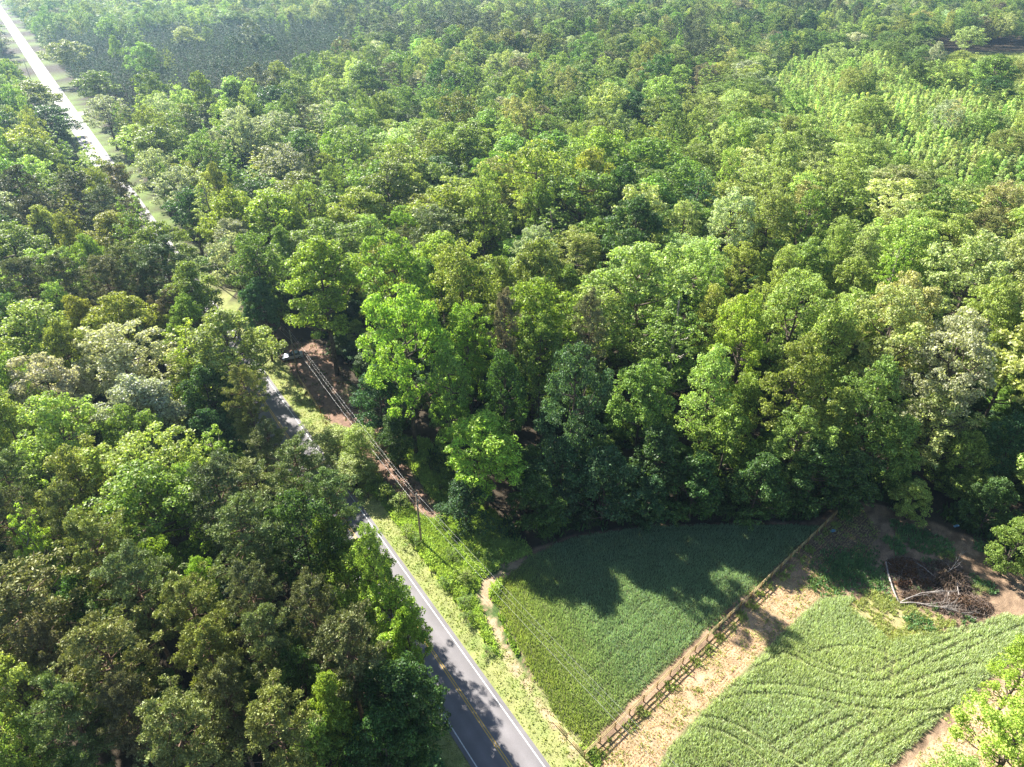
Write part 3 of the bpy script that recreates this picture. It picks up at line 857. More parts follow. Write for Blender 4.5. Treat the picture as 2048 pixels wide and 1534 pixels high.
o_ = road_off(xx, yy)
k &= ~((o_ > -5.8) & (o_ < np.where(yy < 125, 19.5, np.where(yy < 150, 17, 8.5))))
far_road = (yy > 190)
k &= ~(far_road & (o_ > -18.5) & (o_ < 11) & (yy > 215))
for E_ in EXCL: k &= sdist(E_, xx, yy) > 3.0
for E_ in (PLANT1, PLANT2): k &= (sdist(E_, xx, yy) > 1.0) | (fbm(xx, yy, 18, 57) > .76)
k &= (sdist(SAPL, xx, yy) > 1.0) | ((fbm(xx, yy, 22, 55) > .66) & (yy < 470))
# nothing in front of the right-hand strip, where only the corner trees stand
k &= ~((yy < 75) & (xx > 0) & (u_ < 2350))
xx, yy, u_, v_ = xx[k], yy[k], u_[k], v_[k]
rad = np.clip(np.exp(rng.normal(1.58, .28, len(xx))), 2.6, 8.2) * (1 - .12 * (fbm(xx, yy, 60, 5) > .55))
_o = np.argsort(-rad + rng.random(len(xx)) * 3.0); xx, yy, rad = xx[_o], yy[_o], rad[_o]
rest = poisson(list(zip(xx, yy)), rad, [(a, b, c * .95) for a, b, c in placed])
def region_pick(x, y, u, v):
    """which kind grows here and in what colour"""
    n1 = float(fbm(x, y, 90, 41)); n2 = float(fbm(x, y, 45, 43)); q = rng.random()
    pine = .05
    if u < 480 and v > 380 and v < 620: pine = .45
    if u < 500 and v > 1000: pine = .4
    if y > 450 and n1 > .6: pine = .75
    if 620 < u < 1150 and 35 < v < 85: pine = .7
    if 1250 < v + u * 0 and False: pine = 0
    if u > 1500 and 330 < v < 420: pine = .2
    if q < pine: return 'pine', rng.choice(['pine', 'pineb', 'pineg', 'pineo'] if v > 300 else ['pine', 'pine', 'pineg'])
    if u > 1350 and v > 180:
        t = rng.choice(['pale', 'fresh', 'fresh', 'green', 'olive', 'pale', 'mid', 'cream'], p=[.2, .26, .14, .14, .12, .06, .06, .02])
    elif u > 1100 and v > 420:
        t = rng.choice(['fresh', 'green', 'olive', 'mid', 'pale', 'dark', 'bright'], p=[.24, .2, .2, .14, .08, .08, .06])
    elif u < 520 and v > 380:
        t = rng.choice(['gold', 'olive', 'green', 'fresh', 'dark', 'silver', 'bright'], p=[.2, .22, .16, .18, .12, .04, .08])
    elif v > 280:
        t = rng.choice(['bright', 'green', 'olive', 'gold', 'mid', 'fresh', 'silver', 'dark'], p=[.16, .22, .2, .1, .12, .1, .04, .06])
    else:
        t = rng.choice(['green', 'olive', 'mid', 'fresh', 'pale', 'dark', 'silver', 'brown'], p=[.22, .18, .18, .14, .08, .13, .04, .03])
    if n2 > .62 and t in ('fresh', 'pale'): t = 'green'
    kind = 'round' if t in ('pale', 'cream', 'silver', 'fresh') else rng.choice(['oak', 'oak', 'round', 'round', 'spire'], p=[.3, .25, .2, .15, .1])
    return kind, t
NAMES_T = dict(bright="bright green", lime="lime green", mid="mid green", green="fresh green", dark="dark green", olive="olive green", gold="golden green",
    pale="pale green", cream="cream coloured", silver="silvery green", teal="dark teal", pine="dark", pineg="grey green", pineb="brownish", pineo="olive", fresh="yellow green", brown="grey brown")
items = []
for (x, y, r) in rest:
    u, v, dep = proj(x, y, 17.0)
    kd, t = region_pick(x, y, float(u), float(v))
    H = float(np.clip(rng.normal(23.5, 3.4), 15, 31)) * (.86 + .14 * min(1, r / 5)) * (.88 + .24 * float(fbm(x, y, 70, 77)))
    if float(sdist(SAPL, x, y)) < 40: H *= .78
    d_edge = float(sdist(OPEN, x, y))
    if d_edge < 9: H *= .68
    if d_edge < 6 : kd = 'skirt' if kd != 'pine' else kd; t = rng.choice(['teal', 'dark', 'mid'])  # dark tints here stand in for the shade on the wood's edge
    if 0 < float(road_off(x, y)) < 14: H *= .85
    items.append([x, y, r, H, kd, t, float(u), float(v), float(dep)])
# those that show largest stand as single trees, the far ones as one wood
def vis(it): return (it[6] > 0 and it[6] < 2048 and it[7] < 1534)
items.sort(key=lambda it: it[8])
N_IND = 296 - len(NEAR)
LAND = [(74,1098,"bright lime pointed tree"),(305,1045,"large speckled tree"),(50,1240,"big left edge pine"),(180,1245,"dark leafy tree"),(222,1345,"wide leaning pine"),
(50,1410,"corner tree"),(430,1335,"bright olive pine"),(513,1215,"round brownish pine"),(630,1250,"roadside brown pine"),(815,1400,"hanging dark oak"),(700,1325,"bare limbed pine"),
(715,1170,"lime roadside tree"),(668,1430,"bright bottom tree"),(370,1490,"bottom edge pine"),(90,700,"big pale left tree"),(255,740,"cream flowering tree"),(284,825,"silvery oak"),(386,715,"tall lime roadside tree"),
(470,670,"spreading pale tree"),(250,655,"golden oak"),(137,578,"dark round pine"),(335,550,"large dark pine"),(424,585,"bend-side oak"),(130,890,"yellow green tree"),(308,965,"very large light tree"),
(540,893,"small road pine"),(598,955,"green roadside pine"),(814,700,"tall lime tree"),(794,595,"bright column tree"),(927,592,"olive round tree"),(1070,665,"bright domed tree"),(1177,680,"narrow brown pine"),
(1278,590,"huge pale dome"),(970,895,"lime round tree"),(1145,812,"dark teal tree"),(1283,800,"green domed tree"),(645,570,"big bend oak"),(1450,895,"lit field edge tree"),(1620,960,"fence end tree"),
(1478,700,"bright rounded tree"),(1560,585,"pink twigged tree"),(1782,555,"lime pointed tree"),(1765,690,"large pale dome"),(1895,745,"large cream tree"),(2015,900,"thin dark tree"),(1587,775,"olive shaded tree"),
(1930,575,"broad pale tree"),(1827,1000,"small pale bush tree"),(720,430,"lit golden oak"),(417,415,"tall gap tree"),(472,492,"silver white tree"),(489,262,"white topped tree"),(212,225,"silvery road tree"),
(66,195,"olive road oak"),(157,395,"verge side pine"),(320,500,"clearing oak"),(1110,300,"glossy dark oak"),(1395,400,"teal pointed tree"),(1680,415,"glossy bright oak"),(1030,235,"lone round tree"),(800,345,"wedge foot tree"),(1065,345,"upper bright oak"),(1985,150,"oak by white building"),(940,480,"")]
LAND = [l for l in LAND if l[2]]
def place_label(colour, form, u, v):
    near_ = sorted(LAND, key=lambda l: math.hypot(l[0] - u, (l[1] - v) * 1.2))[:9]
    def side(l):
        dx, dy = u - l[0], v - l[1]
        s = ''
        if abs(dy) > abs(dx) * .5: s = 'above' if dy < 0 else 'below'
        if abs(dx) > abs(dy) * .5: s += (' and ' if s else '') + ('left of' if dx < 0 else 'right of')
        elif s: pass
        return s
    c_ = []
    for i in range(len(near_)):
        c_.append(f"{colour} {form} {side(near_[i])} the {near_[i][2]}")
        for j in range(i): c_.append(f"{colour} {form} between the {near_[j][2]} and the {near_[i][2]}")
    for l in c_:
        if l not in used_labels and len(l.split()) <= 16: return l
    return c_[-1]
used_labels = set()
items.sort(key=lambda it: it[8])
ind = []; restw = []
for it in items:
    if vis(it) and len(ind) < N_IND: ind.append(it)
    else: restw.append(it)
for it in ind:
    x, y, r, H, kd, t, u, v, dep = it
    hi = dep < 170
    if kd == 'pine': pr = f"pine{rng.integers(4)}" if hi else f"far_pine{rng.integers(3)}"; W = r * 2.1
    elif kd == 'skirt': pr = f"skirt{rng.integers(2)}"; W = r * 2.45
    elif kd == 'oak': pr = f"oak{rng.integers(3)}" if hi else f"far_oak{rng.integers(3)}"; W = r * 2.5
    elif kd == 'spire': pr = f"spire{rng.integers(3)}" if hi else f"far_spire{rng.integers(2)}"; W = r * 2.1
    else: pr = (f"round{rng.integers(3)}" if rng.random() < .7 else f"feather{rng.integers(2)}") if hi else f"far_round{rng.integers(4)}"; W = r * 2.45
    form = dict(pine="pine", skirt="bushy tree", oak="round oak", spire="pointed tree", round="leafy tree")[kd]
    zone = "wood left of road" if float(road_off(x, y)) < 0 else ("middle wood" if u < 1400 else "right hand wood")
    lb = place_label(NAMES_T[t], form, u, v)
    used_labels.add(lb)
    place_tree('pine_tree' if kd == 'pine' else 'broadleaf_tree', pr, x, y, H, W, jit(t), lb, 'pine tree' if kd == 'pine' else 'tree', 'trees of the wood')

def scatter(name, pts, protos, label, mat_src):
    """one object: points that carry size, turn and tint, each standing for one tree"""
    pts = np.asarray(pts, float)
    me = bpy.data.meshes.new(name)
    me.vertices.add(len(pts)); me.vertices.foreach_set("co", pts[:, :3].astype(np.float32).ravel())
    for n_, sl in (("size", slice(3, 6)), ("turn", slice(6, 9)), ("tint", slice(9, 12))):
        a = me.attributes.new(n_, 'FLOAT_VECTOR', 'POINT'); a.data.foreach_set("vector", pts[:, sl].astype(np.float32).ravel())
    a = me.attributes.new("pick", 'INT', 'POINT'); a.data.foreach_set("value", pts[:, 12].astype(np.int32))
    me.materials.append(mat_src)
    o = link(name, me)
    ng = bpy.data.node_groups.new(name + "_nodes", 'GeometryNodeTree')
    ng.interface.new_socket("Geometry", in_out='INPUT', socket_type='NodeSocketGeometry')
    ng.interface.new_socket("Geometry", in_out='OUTPUT', socket_type='NodeSocketGeometry')
    gi = ng.nodes.new("NodeGroupInput"); go = ng.nodes.new("NodeGroupOutput")
    iop = ng.nodes.new("GeometryNodeInstanceOnPoints"); jn = ng.nodes.new("GeometryNodeJoinGeometry")
    for pr in protos:
        oi = ng.nodes.new("GeometryNodeObjectInfo"); oi.transform_space = 'ORIGINAL'
        oi.inputs["Object"].default_value = pr; oi.inputs["As Instance"].default_value = True
        ng.links.new(oi.outputs["Geometry"], jn.inputs[0])
    def attr(nm, dt):
        n_ = ng.nodes.new("GeometryNodeInputNamedAttribute"); n_.data_type = dt; n_.inputs["Name"].default_value = nm
        return n_.outputs["Attribute"]
    ng.links.new(gi.outputs[0], iop.inputs["Points"]); ng.links.new(jn.outputs[0], iop.inputs["Instance"])
    iop.inputs["Pick Instance"].default_value = True
    ng.links.new(attr("pick", 'INT'), iop.inputs["Instance Index"])
    ng.links.new(attr("turn", 'FLOAT_VECTOR'), iop.inputs["Rotation"])
    ng.links.new(attr("size", 'FLOAT_VECTOR'), iop.inputs["Scale"])
    ng.links.new(iop.outputs[0], go.inputs[0])
    m = o.modifiers.new("nodes", 'NODES'); m.node_group = ng
    tag(o, label, None, None, 'stuff')
    return o
def pr_need(names, x=-200, y=700):
    return [CROWN_USED[n_] for n_ in names]
# make sure every far kind has at least one standing tree to be copied from
for n_ in [f"far_oak{i}" for i in range(3)] + [f"far_spire{i}" for i in range(2)] + [f"far_round{i}" for i in range(4)] + [f"far_pine{i}" for i in range(3)]:
    if n_ not in CROWN_USED:
        it = next(i for i in restw if vis(i) and (i[4] == 'pine') == ('pine' in n_)); restw.remove(it)
        x, y, r, H, kd, t, u, v, dep = it
        place_tree('pine_tree' if 'pine' in n_ else 'broadleaf_tree', n_, x, y, H, r * 2.1, jit(t), place_label(NAMES_T[t], 'pine' if 'pine' in n_ else 'leafy tree', u, v), 'pine tree' if 'pine' in n_ else 'tree', 'trees of the wood')
leafn = [f"far_oak{i}" for i in range(3)] + [f"far_round{i}" for i in range(4)] + [f"far_spire{i}" for i in range(2)]
pinen = [f"far_pine{i}" for i in range(3)]
Lp, Pp = [], []
for it in restw:
    x, y, r, H, kd, t, u, v, dep = it
    tt_ = jit(t, .16); z = float(height(x, y))
    if kd == 'pine':
        i = int(rng.integers(3)); h0, w0 = PROTO[pinen[i]][2:4]; s = r * 1.9 / w0
        Pp.append([x, y, z, s, s, H / h0, 0, 0, rng.random() * 6.28, *tt_, i])
    else:
        i = int(rng.integers(3)) if kd in ('oak', 'skirt') else (3 + int(rng.integers(4)) if kd != 'spire' else 7 + int(rng.integers(2)))
        h0, w0 = PROTO[leafn[i]][2:4]; s = r * 2.5 / w0
        Lp.append([x, y, z, s, s, H / h0, 0, 0, rng.random() * 6.28, *tt_, i])
scatter("far_wood", Lp, pr_need(leafn), "broadleaf forest stretching away to the haze", M['leaf'])
scatter("far_pines", Pp, pr_need(pinen), "dark pines mixed into the far forest", M['needle'])
print("trees:", len(TREES), "far leaf", len(Lp), "far pine", len(Pp))

# low growth under the trees, wherever the floor could show between crowns
n = 9000
ux = rng.uniform(-330, 260, n); uy = 30 + 290 * rng.random(n)
u_, v_, _d = proj(ux, uy, 5.0); k = (u_ > -150) & (u_ < 2200) & (v_ < 1750)
o_ = road_off(ux, uy); k &= ~((o_ > -8.5) & (o_ < np.where(uy < 125, 20.5, np.where(uy < 150, 18, 11))))
for E_ in (OPEN, PATH, CLEAR2): k &= sdist(E_, ux, uy) > 2.2
k &= ~((uy < 75) & (ux > 0)) & (rng.random(n) < .8)
ux, uy = ux[k], uy[k]
lows = []
for x, y in zip(ux, uy):
    i = int(rng.integers(2)); h0, w0 = PROTO[f"skirt{i}"][2:4]; hh = rng.uniform(3.5, 8.5) * (.7 if sdist(PATH, x, y) < 4 else 1); ww = rng.uniform(4, 7.5)
    lows.append([x, y, 0, ww / w0, ww / w0, hh / h0, 0, 0, rng.random() * 6.28, *jit(str(rng.choice(['mid', 'dark', 'green', 'teal'])), .2), i])
scatter("understorey", lows, pr_need(["skirt0", "skirt1"]), "low leafy undergrowth beneath the trees", M['leaf'])

# understorey: low trees filling the dark wood floor where it can be seen from above near the open edges
def grid_pts(poly, step, jitter, minx=None):
    X0 = min(p[0] for p in poly); X1 = max(p[0] for p in poly); Y0 = min(p[1] for p in poly); Y1 = max(p[1] for p in poly)
    gx, gy = np.meshgrid(np.arange(X0, X1, step), np.arange(Y0, Y1, step))
    gx = gx.ravel() + rng.normal(0, jitter, gx.size); gy = gy.ravel() + rng.normal(0, jitter, gy.size)
    k = inside(poly, gx, gy); return gx[k], gy[k]
def stand(poly_list, step, jitter, protos, tint, H, hs, name, label, cat, group, stuffname, stufflabel, mat, ni=296, mixin=None):
    gx = []; gy = []
    for poly in poly_list:
        a, b = grid_pts(poly, step, jitter); gx.append(a); gy.append(b)
    gx = np.concatenate(gx); gy = np.concatenate(gy)
    o = road_off(gx, gy); k = ~((o > -18) & (o < 11)); gx, gy = gx[k], gy[k]
    # a few ragged gaps and the firebreak
    k = fbm(gx, gy, 30, 91) > .26; gx, gy = gx[k], gy[k]
    u, v, d = proj(gx, gy, H * .7); vis_ = (u > -20) & (u < 2070) & (v > 0)
    od = np.argsort(np.where(vis_, d, 1e9)); gx, gy = gx[od], gy[od]
    rows_ = []
    for i, (x, y) in enumerate(zip(gx, gy)):
        hh = H * (1 + rng.normal(0, hs)) * (.85 + .3 * float(vnoise(x, y, 25, 9))); pi_ = int(rng.integers(len(protos))); h0, w0 = PROTO[protos[pi_]][2:4]
        tn = jit(tint, .24)
        if i < ni or i < 3:
            if i < len(protos): pi_ = i; h0, w0 = PROTO[protos[pi_]][2:4]
            place_tree(name, protos[pi_], x, y, hh, w0 * hh / h0 * 1.1, tn, label, cat, group)
        else:
            s = hh / h0; rows_.append([x, y, float(height(x, y)), s * 1.1, s * 1.1, s, 0, 0, rng.random() * 6.28, *tn, pi_])
    print(name, len(gx))
    if rows_: scatter(stuffname, rows_, pr_need(protos), stufflabel, mat)
stand([PLANT1, PLANT2], 4.3, .7, [f"slim_pine{i}" for i in range(3)], 'plant', 15.5, .13, 'plantation_pine', "slender dark pine in the dense plantation near the far road", 'pine tree', 'pines of the plantation',
      'pine_plantation', "dense stand of dark young pines farther back", M['needle'], ni=290)
stand([SAPL], 2.8, .7, [f"sapling{i}" for i in range(3)], 'sap', 9, .14, 'young_tree', "slender light green young tree in the thicket at upper right", 'young tree', 'young trees of the thicket',
      'young_thicket', "dense thicket of light green young trees", M['leaf'], ni=290)

# dead bare trees
for (u, v, H, lb) in ((1462, 300, 15, "bare grey dead tree right of centre above a dark hollow"), (1745, 245, 14, "bare forked dead tree among green crowns at upper right"),
                      (1562, 590, 20, "leafless grey pink tree inside the light crown at right"), (1740, 560, 20, "bare pale dead top beside the lime pointed tree")):
    x, y = at(u, v, H * .8)
    place_tree('dead_tree', 'dead0', x, y, H, H * .5, (0, 0, 0), lb, 'dead tree', None)
# ------------------------------------------------------------------ crop, weeds and grass
def tufts(name, X, Y, h, w_, lean, tint, mat, label, blades=3, spread=.07, z0=0.0):
    n = len(X); k = blades
    x = np.repeat(X, k) + rng.normal(0, spread, n * k); y = np.repeat(Y, k) + rng.normal(0, spread, n * k)
    hh = np.repeat(h, k) * (.7 + .6 * rng.random(n * k)); ww = w_ * (.7 + .6 * rng.random(n * k))
    a = rng.random(n * k) * 2 * pi; la = rng.random(n * k) * 2 * pi; ll = hh * lean * rng.random(n * k)
    dx, dy = np.cos(a) * ww, np.sin(a) * ww
    lx, ly = np.cos(la) * ll, np.sin(la) * ll
    z = np.full(n * k, z0)
    V = np.stack([np.stack([x - dx * .5, y - dy * .5, z], 1), np.stack([x + dx * .5, y + dy * .5, z], 1),
                  np.stack([x + lx + dx * .35, y + ly + dy * .35, z + hh * .92], 1), np.stack([x + lx - dx * .35, y + ly - dy * .35, z + hh], 1)], 1)
    tv = np.repeat(np.repeat(tint, k, 0) * (.75 + .5 * rng.random((n * k, 1))), 4, 0)
    me = mesh_from(name, V.reshape(-1, 3), np.arange(4 * n * k).reshape(-1, 4), mat, False, {"tint": tv})
    o = link(name, me); tag(o, label, None, None, 'stuff'); return o
M['crop'] = leaf_mat("cereal_leaves", translucent=.3, rough=.55, spec=.3, vary=.25, attr='GEOMETRY', blotch=.15)
def zz(pts): return P([(1348 + a * .342, 1010 + b * .342) for a, b in pts])
TR = [zz(t) for t in (
 [(330, 1062), (450, 1050), (560, 1050), (680, 1055), (800, 1070), (900, 1090), (1000, 1110), (1120, 1126), (1250, 1135), (1360, 1136), (1450, 1128), (1540, 1100), (1640, 1058)],
 [(270, 1145), (360, 1120), (450, 1108), (550, 1106), (650, 1110), (770, 1126), (900, 1150), (1000, 1170), (1100, 1186), (1220, 1198), (1350, 1205), (1480, 1205), (1610, 1198)],
 [(500, 800), (600, 815), (680, 838), (760, 876), (850, 922), (930, 950), (1000, 970), (1080, 984), (1150, 984), (1220, 960), (1300, 920), (1400, 870), (1500, 830), (1600, 790), (1720, 735)],
 [(470, 870), (570, 866), (650, 870), (720, 900), (800, 945), (880, 975), (970, 1000), (1060, 1022), (1150, 1032), (1220, 1028), (1290, 1000), (1370, 955), (1460, 905), (1560, 860), (1680, 800), (1800, 770)],
 [(150, 1235), (250, 1250), (350, 1280), (430, 1325), (500, 1370), (600, 1440), (690, 1490), (760, 1540)],
 [(130, 1300), (220, 1312), (300, 1340), (380, 1380), (450, 1425), (520, 1490), (560, 1540)],
 [(550, 1405), (640, 1350), (750, 1290), (850, 1240), (960, 1185)], [(630, 1445), (740, 1380), (850, 1312), (970, 1260), (1110, 1205)],
 [(800, 870), (870, 845), (950, 830), (1030, 826), (1110, 830), (1190, 850)],
 [(360, 1010), (450, 960), (560, 905), (640, 860)], [(700, 1540), (850, 1440), (1000, 1330), (1180, 1215)], [(900, 1540), (1050, 1420), (1250, 1290), (1400, 1205)], [(1100, 1500), (1300, 1370), (1500, 1250), (1640, 1195)],
 [(1250, 1080), (1350, 1050), (1500, 990), (1650, 955), (1800, 920)], [(1300, 1130), (1480, 1080), (1700, 985)], [(1500, 930), (1700, 850), (1900, 760), (2048, 700)], [(1550, 760), (1700, 730), (1900, 690)],
 [(1055, 1500), (1130, 1370)], [(1230, 830), (1240, 950)], [(1280, 880), (1260, 1060)])]
sp_patch = zz([(1010, 600), (1110, 510), (1250, 540), (1400, 600), (1620, 680), (1560, 730), (1400, 760), (1260, 800), (1200, 740), (1100, 660)])
def crop(name, poly, row, along, label, tracks, hmax):
    X0 = min(p[0] for p in poly); X1 = max(p[0] for p in poly); Y0 = min(p[1] for p in poly); Y1 = max(p[1] for p in poly)
    ce = np.array(((X0 + X1) / 2, (Y0 + Y1) / 2)); L = math.hypot(X1 - X0, Y1 - Y0) / 2
    s, t = np.meshgrid(np.arange(-L, L, along), np.arange(-L, L, row))
    s = s + rng.normal(0, along * .35, s.shape); t = t + rng.normal(0, row * .2, t.shape) + .25 * np.sin(s / 9)
    X = ce[0] + s * fd[0] + t * fn[0]; Y = ce[1] + s * fd[1] + t * fn[1]
    X, Y = X.ravel(), Y.ravel()
    u, v, _ = proj(X, Y, 0)
    k = inside(poly, X, Y) & (u > -40) & (u < 2090) & (v < 1610)
    X, Y = X[k], Y[k]
    d = -sdist(poly, X, Y) - .9 * (fbm(X, Y, 1.3, 12) - .35)
    keep = rng.random(len(X)) < np.clip(.35 + d / .5, 0, 1)
    h = hmax * (.9 + .2 * fbm(X, Y, 4, 61)) * np.clip(.55 + d / 1.5, 0, 1)
    if tracks:
        dt = np.full(len(X), 9.0)
        for T_ in tracks: dt = np.minimum(dt, dist_line(T_, X, Y))
        wig = .11 + .10 * vnoise(X, Y, 1.0, 5)
        keep &= ~((dt < wig * .9) & (rng.random(len(X)) < .9)); h = h * np.clip(.5 + dt / .4, 0, 1)
        i_ = inside(sp_patch, X, Y); n_ = fbm(X, Y, 2.2, 66)
        keep &= ~(i_ & ((n_ < .45) | (rng.random(len(X)) < .45))); h = np.where(i_, h * .5, h)
        # lodged, thinner patches towards the far end
        keep &= ~((fbm(X, Y, 1.6, 67) > .72) & (rng.random(len(X)) < .5))
    else:
        dt = np.abs(((d * 1.0) % 2.4) - 1.2)
        h = h * np.where((d < 12) & (dt < .16), .6, 1); i_ = np.zeros(len(X), bool)
    X, Y, h, d, i_ = X[keep], Y[keep], h[keep], d[keep], i_[keep]
    n1 = fbm(X, Y, 9, 71)[:, None]; n2 = fbm(X, Y, 1.6, 72)[:, None]
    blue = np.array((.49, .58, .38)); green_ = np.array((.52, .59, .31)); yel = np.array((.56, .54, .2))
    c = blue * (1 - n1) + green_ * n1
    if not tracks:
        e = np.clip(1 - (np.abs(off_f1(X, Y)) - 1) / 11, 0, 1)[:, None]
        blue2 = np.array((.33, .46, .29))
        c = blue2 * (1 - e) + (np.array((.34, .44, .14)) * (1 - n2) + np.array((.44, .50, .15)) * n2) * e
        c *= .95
    else:
        c = np.where(i_[:, None], yel * (.8 + .5 * n2), c)
        c = c * (1 - .3 * np.clip(n2 - .55, 0, 1)) 
    c = c * (.85 + .3 * n2)
    print(name, len(X))
    return tufts(name, X, Y, h, .055, .35, c, M['crop'], label, 4, .06)
def off_f1(X, Y): return dist_line(P([(1000, 1180), (1010, 1250), (1050, 1330), (1105, 1430), (1170, 1500)]), X, Y)
crop("cereal_crop", FIELD1, .25, .14, "blue green cereal crop filling the shaded corner field", None, .42)
crop("cereal_crop", FIELD2, .25, .15, "pale green cereal crop with curved tractor tracks", TR, .55)

def weeds_in(name, polyfn, n, box, label, hr, tint, blades=4, w_=.13, spread=.12):
    X = rng.uniform(box[0], box[1], n); Y = rng.uniform(box[2], box[3], n)
    k, hs_, cs_ = polyfn(X, Y)
    X, Y, hs_, cs_ = X[k], Y[k], hs_[k], cs_[k]
    print(name, len(X))
    return tufts(name, X, Y, hs_, w_, .8, cs_, M['crop'], label, blades, spread)
def f_verge(X, Y):
    o = road_off(X, Y)
    inr = ((o > 4.0) & (o < 8.2)) | ((o < -4.0) & (o > -8))
    q = fbm(X, Y, 1.3, 21); k = inr & (rng.random(len(X)) < np.clip(1.15 - q * .9, .1, 1))
    c = np.array((.24, .33, .09)) * (1 - q[:, None]) + np.array((.42, .42, .18)) * q[:, None]
    return k, .07 + .10 * fbm(X, Y, .8, 3), c * 1.05
weeds_in("verge_grass", f_verge, 150000, (-75, 12, 32, 150), "short mown green and tan grass on the road verges", 0, 0, 2, .12, .08)
def f_bank(X, Y):
    o = road_off(X, Y); q = fbm(X, Y, 1.5, 81); q2 = fbm(X, Y, 4.5, 83)
    inr = (o > 6.8) & (o < 21) & ~inside(FIELD1, X, Y) & (Y < 100) & ((Y < 100) | ~inside(PATH, X, Y)) & (dist_line(b1, X, Y) > 1.1)
    pathd = sdist(PATH, X, Y); inr &= pathd > .3
    thin = np.clip((66 - Y) / 12, 0, 1)
    k = inr & (q > .30 + .2 * thin) & (X < 10)
    h = .15 + 1.0 * np.clip(q2 - .32, 0, 1) * (1 - .75 * thin) + .25 * q
    c = np.array((.28, .40, .10)) * (1 - q2[:, None]) + np.array((.50, .62, .20)) * q2[:, None]
    c = c * (.8 + .4 * q[:, None])
    return k, h, c
weeds_in("bank_weeds", f_bank, 190000, (-60, 12, 35, 110), "lush bright green weeds and brambles on the bank by the utility pole", 0, 0, 5, .17, .2)
def f_strip(X, Y):
    q = fbm(X, Y, 1.1, 85); t = (X - fa[0]) * fn[0] + (Y - fa[1]) * fn[1]
    rr = .5 + .5 * np.cos(t * 2 * pi / .72)
    near_f = (t > .1) & (t < 1.6)
    k = (sdist(STRIP, X, Y) < 1.4) & (sdist(FIELD1, X, Y) > .5) & ~inside(FIELD2, X, Y) & ((near_f & (q > .45) & (((ss_ := (X - fa[0]) * fd[0] + (Y - fa[1]) * fd[1]) % 2.64) > .7) & ((ss_ % 2.64) < 2.2)))
    h = .12 + .18 * q + np.where(near_f, .25, 0)
    c = np.array((.24, .33, .10)) * (1 - q[:, None]) + np.array((.36, .42, .14)) * q[:, None]
    return k, h, c
weeds_in("stubble_weeds", f_strip, 70000, (5, 95, 34, 90), "sparse green weeds growing in rows through the stubble", 0, 0, 3, .11, .08)
def f_straw(X, Y):
    t = (X - fa[0]) * fn[0] + (Y - fa[1]) * fn[1]; q = fbm(X, Y, 1.4, 86); ph = (t / .38) % 1
    k = ((sdist(STRIP, X, Y) < 1.5) & ~inside(FIELD2, X, Y) & (t > .3)) | ((sdist(STRIP2, X, Y) < -.2) & (X < 90))
    k &= (ph < .4) & (q > .3)
    return k, .06 + .08 * q, np.array((.62, .50, .32)) * (.7 + .6 * rng.random((len(X), 1)))
weeds_in("straw_stubble", f_straw, 330000, (5, 92, 34, 90), "pale cut straw standing in rows on tan soil", 0, 0, 2, .07, .05)
def f_green_edge(X, Y):
    t = (X - fa[0]) * fn[0] + (Y - fa[1]) * fn[1]; q = fbm(X, Y, 1.0, 88); ph = (t / .38) % 1
    k = ((sdist(STRIP, X, Y) < 1.5) & (t > .5) & ~inside(FIELD2, X, Y) & (q > .56 - .3 * np.clip((t - 5) / 3, 0, 1))) & (ph > .45) & (ph < .8) | ((sdist(STRIP2, X, Y) < -.2) & (X < 90) & (ph > .5) & (q > .5) & (ph < .8))
    return k, .10 + .14 * q, np.array((.38, .45, .16)) * (.8 + .4 * q[:, None])
weeds_in("sprouting_grass", f_green_edge, 200000, (5, 92, 34, 90), "thin green seedlings sprouting between the straw rows", 0, 0, 3, .07, .05)
def f_patch(X, Y):
    t = (X - fa[0]) * fn[0] + (Y - fa[1]) * fn[1]; q = fbm(X, Y, 1.7, 98); q2 = fbm(X, Y, .6, 99)
    k = (sdist(SPP, X, Y) < .6) & (q > .40) & (((t / .5) % 1 < .6) | (q > .6))
    return k, .14 + .3 * q, np.array((.42, .46, .19)) * (.75 + .5 * q2[:, None])
weeds_in("yellow_weeds", f_patch, 60000, (36, 80, 50, 75), "yellow green weeds in thin rows beside the brush pile", 0, 0, 3, .09, .08)
def f_soil(X, Y):
    q = fbm(X, Y, 3.5, 87)
    k = (sdist(OPEN, X, Y) < -.5) & ~inside(FIELD1, X, Y) & ~inside(FIELD2, X, Y) & ~inside(STRIP, X, Y) & (Y > 58) & (X > 12) & (q > .56) & (rng.random(len(X)) < .6)
    uu, vv, _ = proj(X, Y, 0)
    near_pile = np.hypot((uu - 1715) / 80, (vv - 1145) / 48) < 1
    rr_ = np.hypot((uu - 1715) / 85, (vv - 1145) / 50)
    k = k | ((sdist(OPEN, X, Y) < -.5) & (rr_ < 1.35) & (rng.random(len(X)) < 1.25 - rr_ + (q - .45) * 1.5) & ~inside(FIELD2, X, Y))
    return k, .15 + .5 * q, np.array((.15, .26, .11)) * (.8 + .6 * fbm(X, Y, .8, 2))[:, None]
weeds_in("soil_weeds", f_soil, 60000, (10, 100, 55, 92), "patchy dark green weeds on the shaded soil by the wood", 0, 0, 4, .13, .12)
def f_path(X, Y):
    q = fbm(X, Y, 1.2, 89)
    k = (sdist(PATH, X, Y) < 1.0) & (q > .55)
    return k, .08 + .25 * q, np.where(rng.random((len(X), 1)) < .5, np.array((.11, .18, .05)), np.array((.22, .13, .09)))
weeds_in("track_litter", f_path, 26000, (-65, 2, 60, 140), "dead leaves and small weeds on the track under the wires", 0, 0, 3, .12, .1)
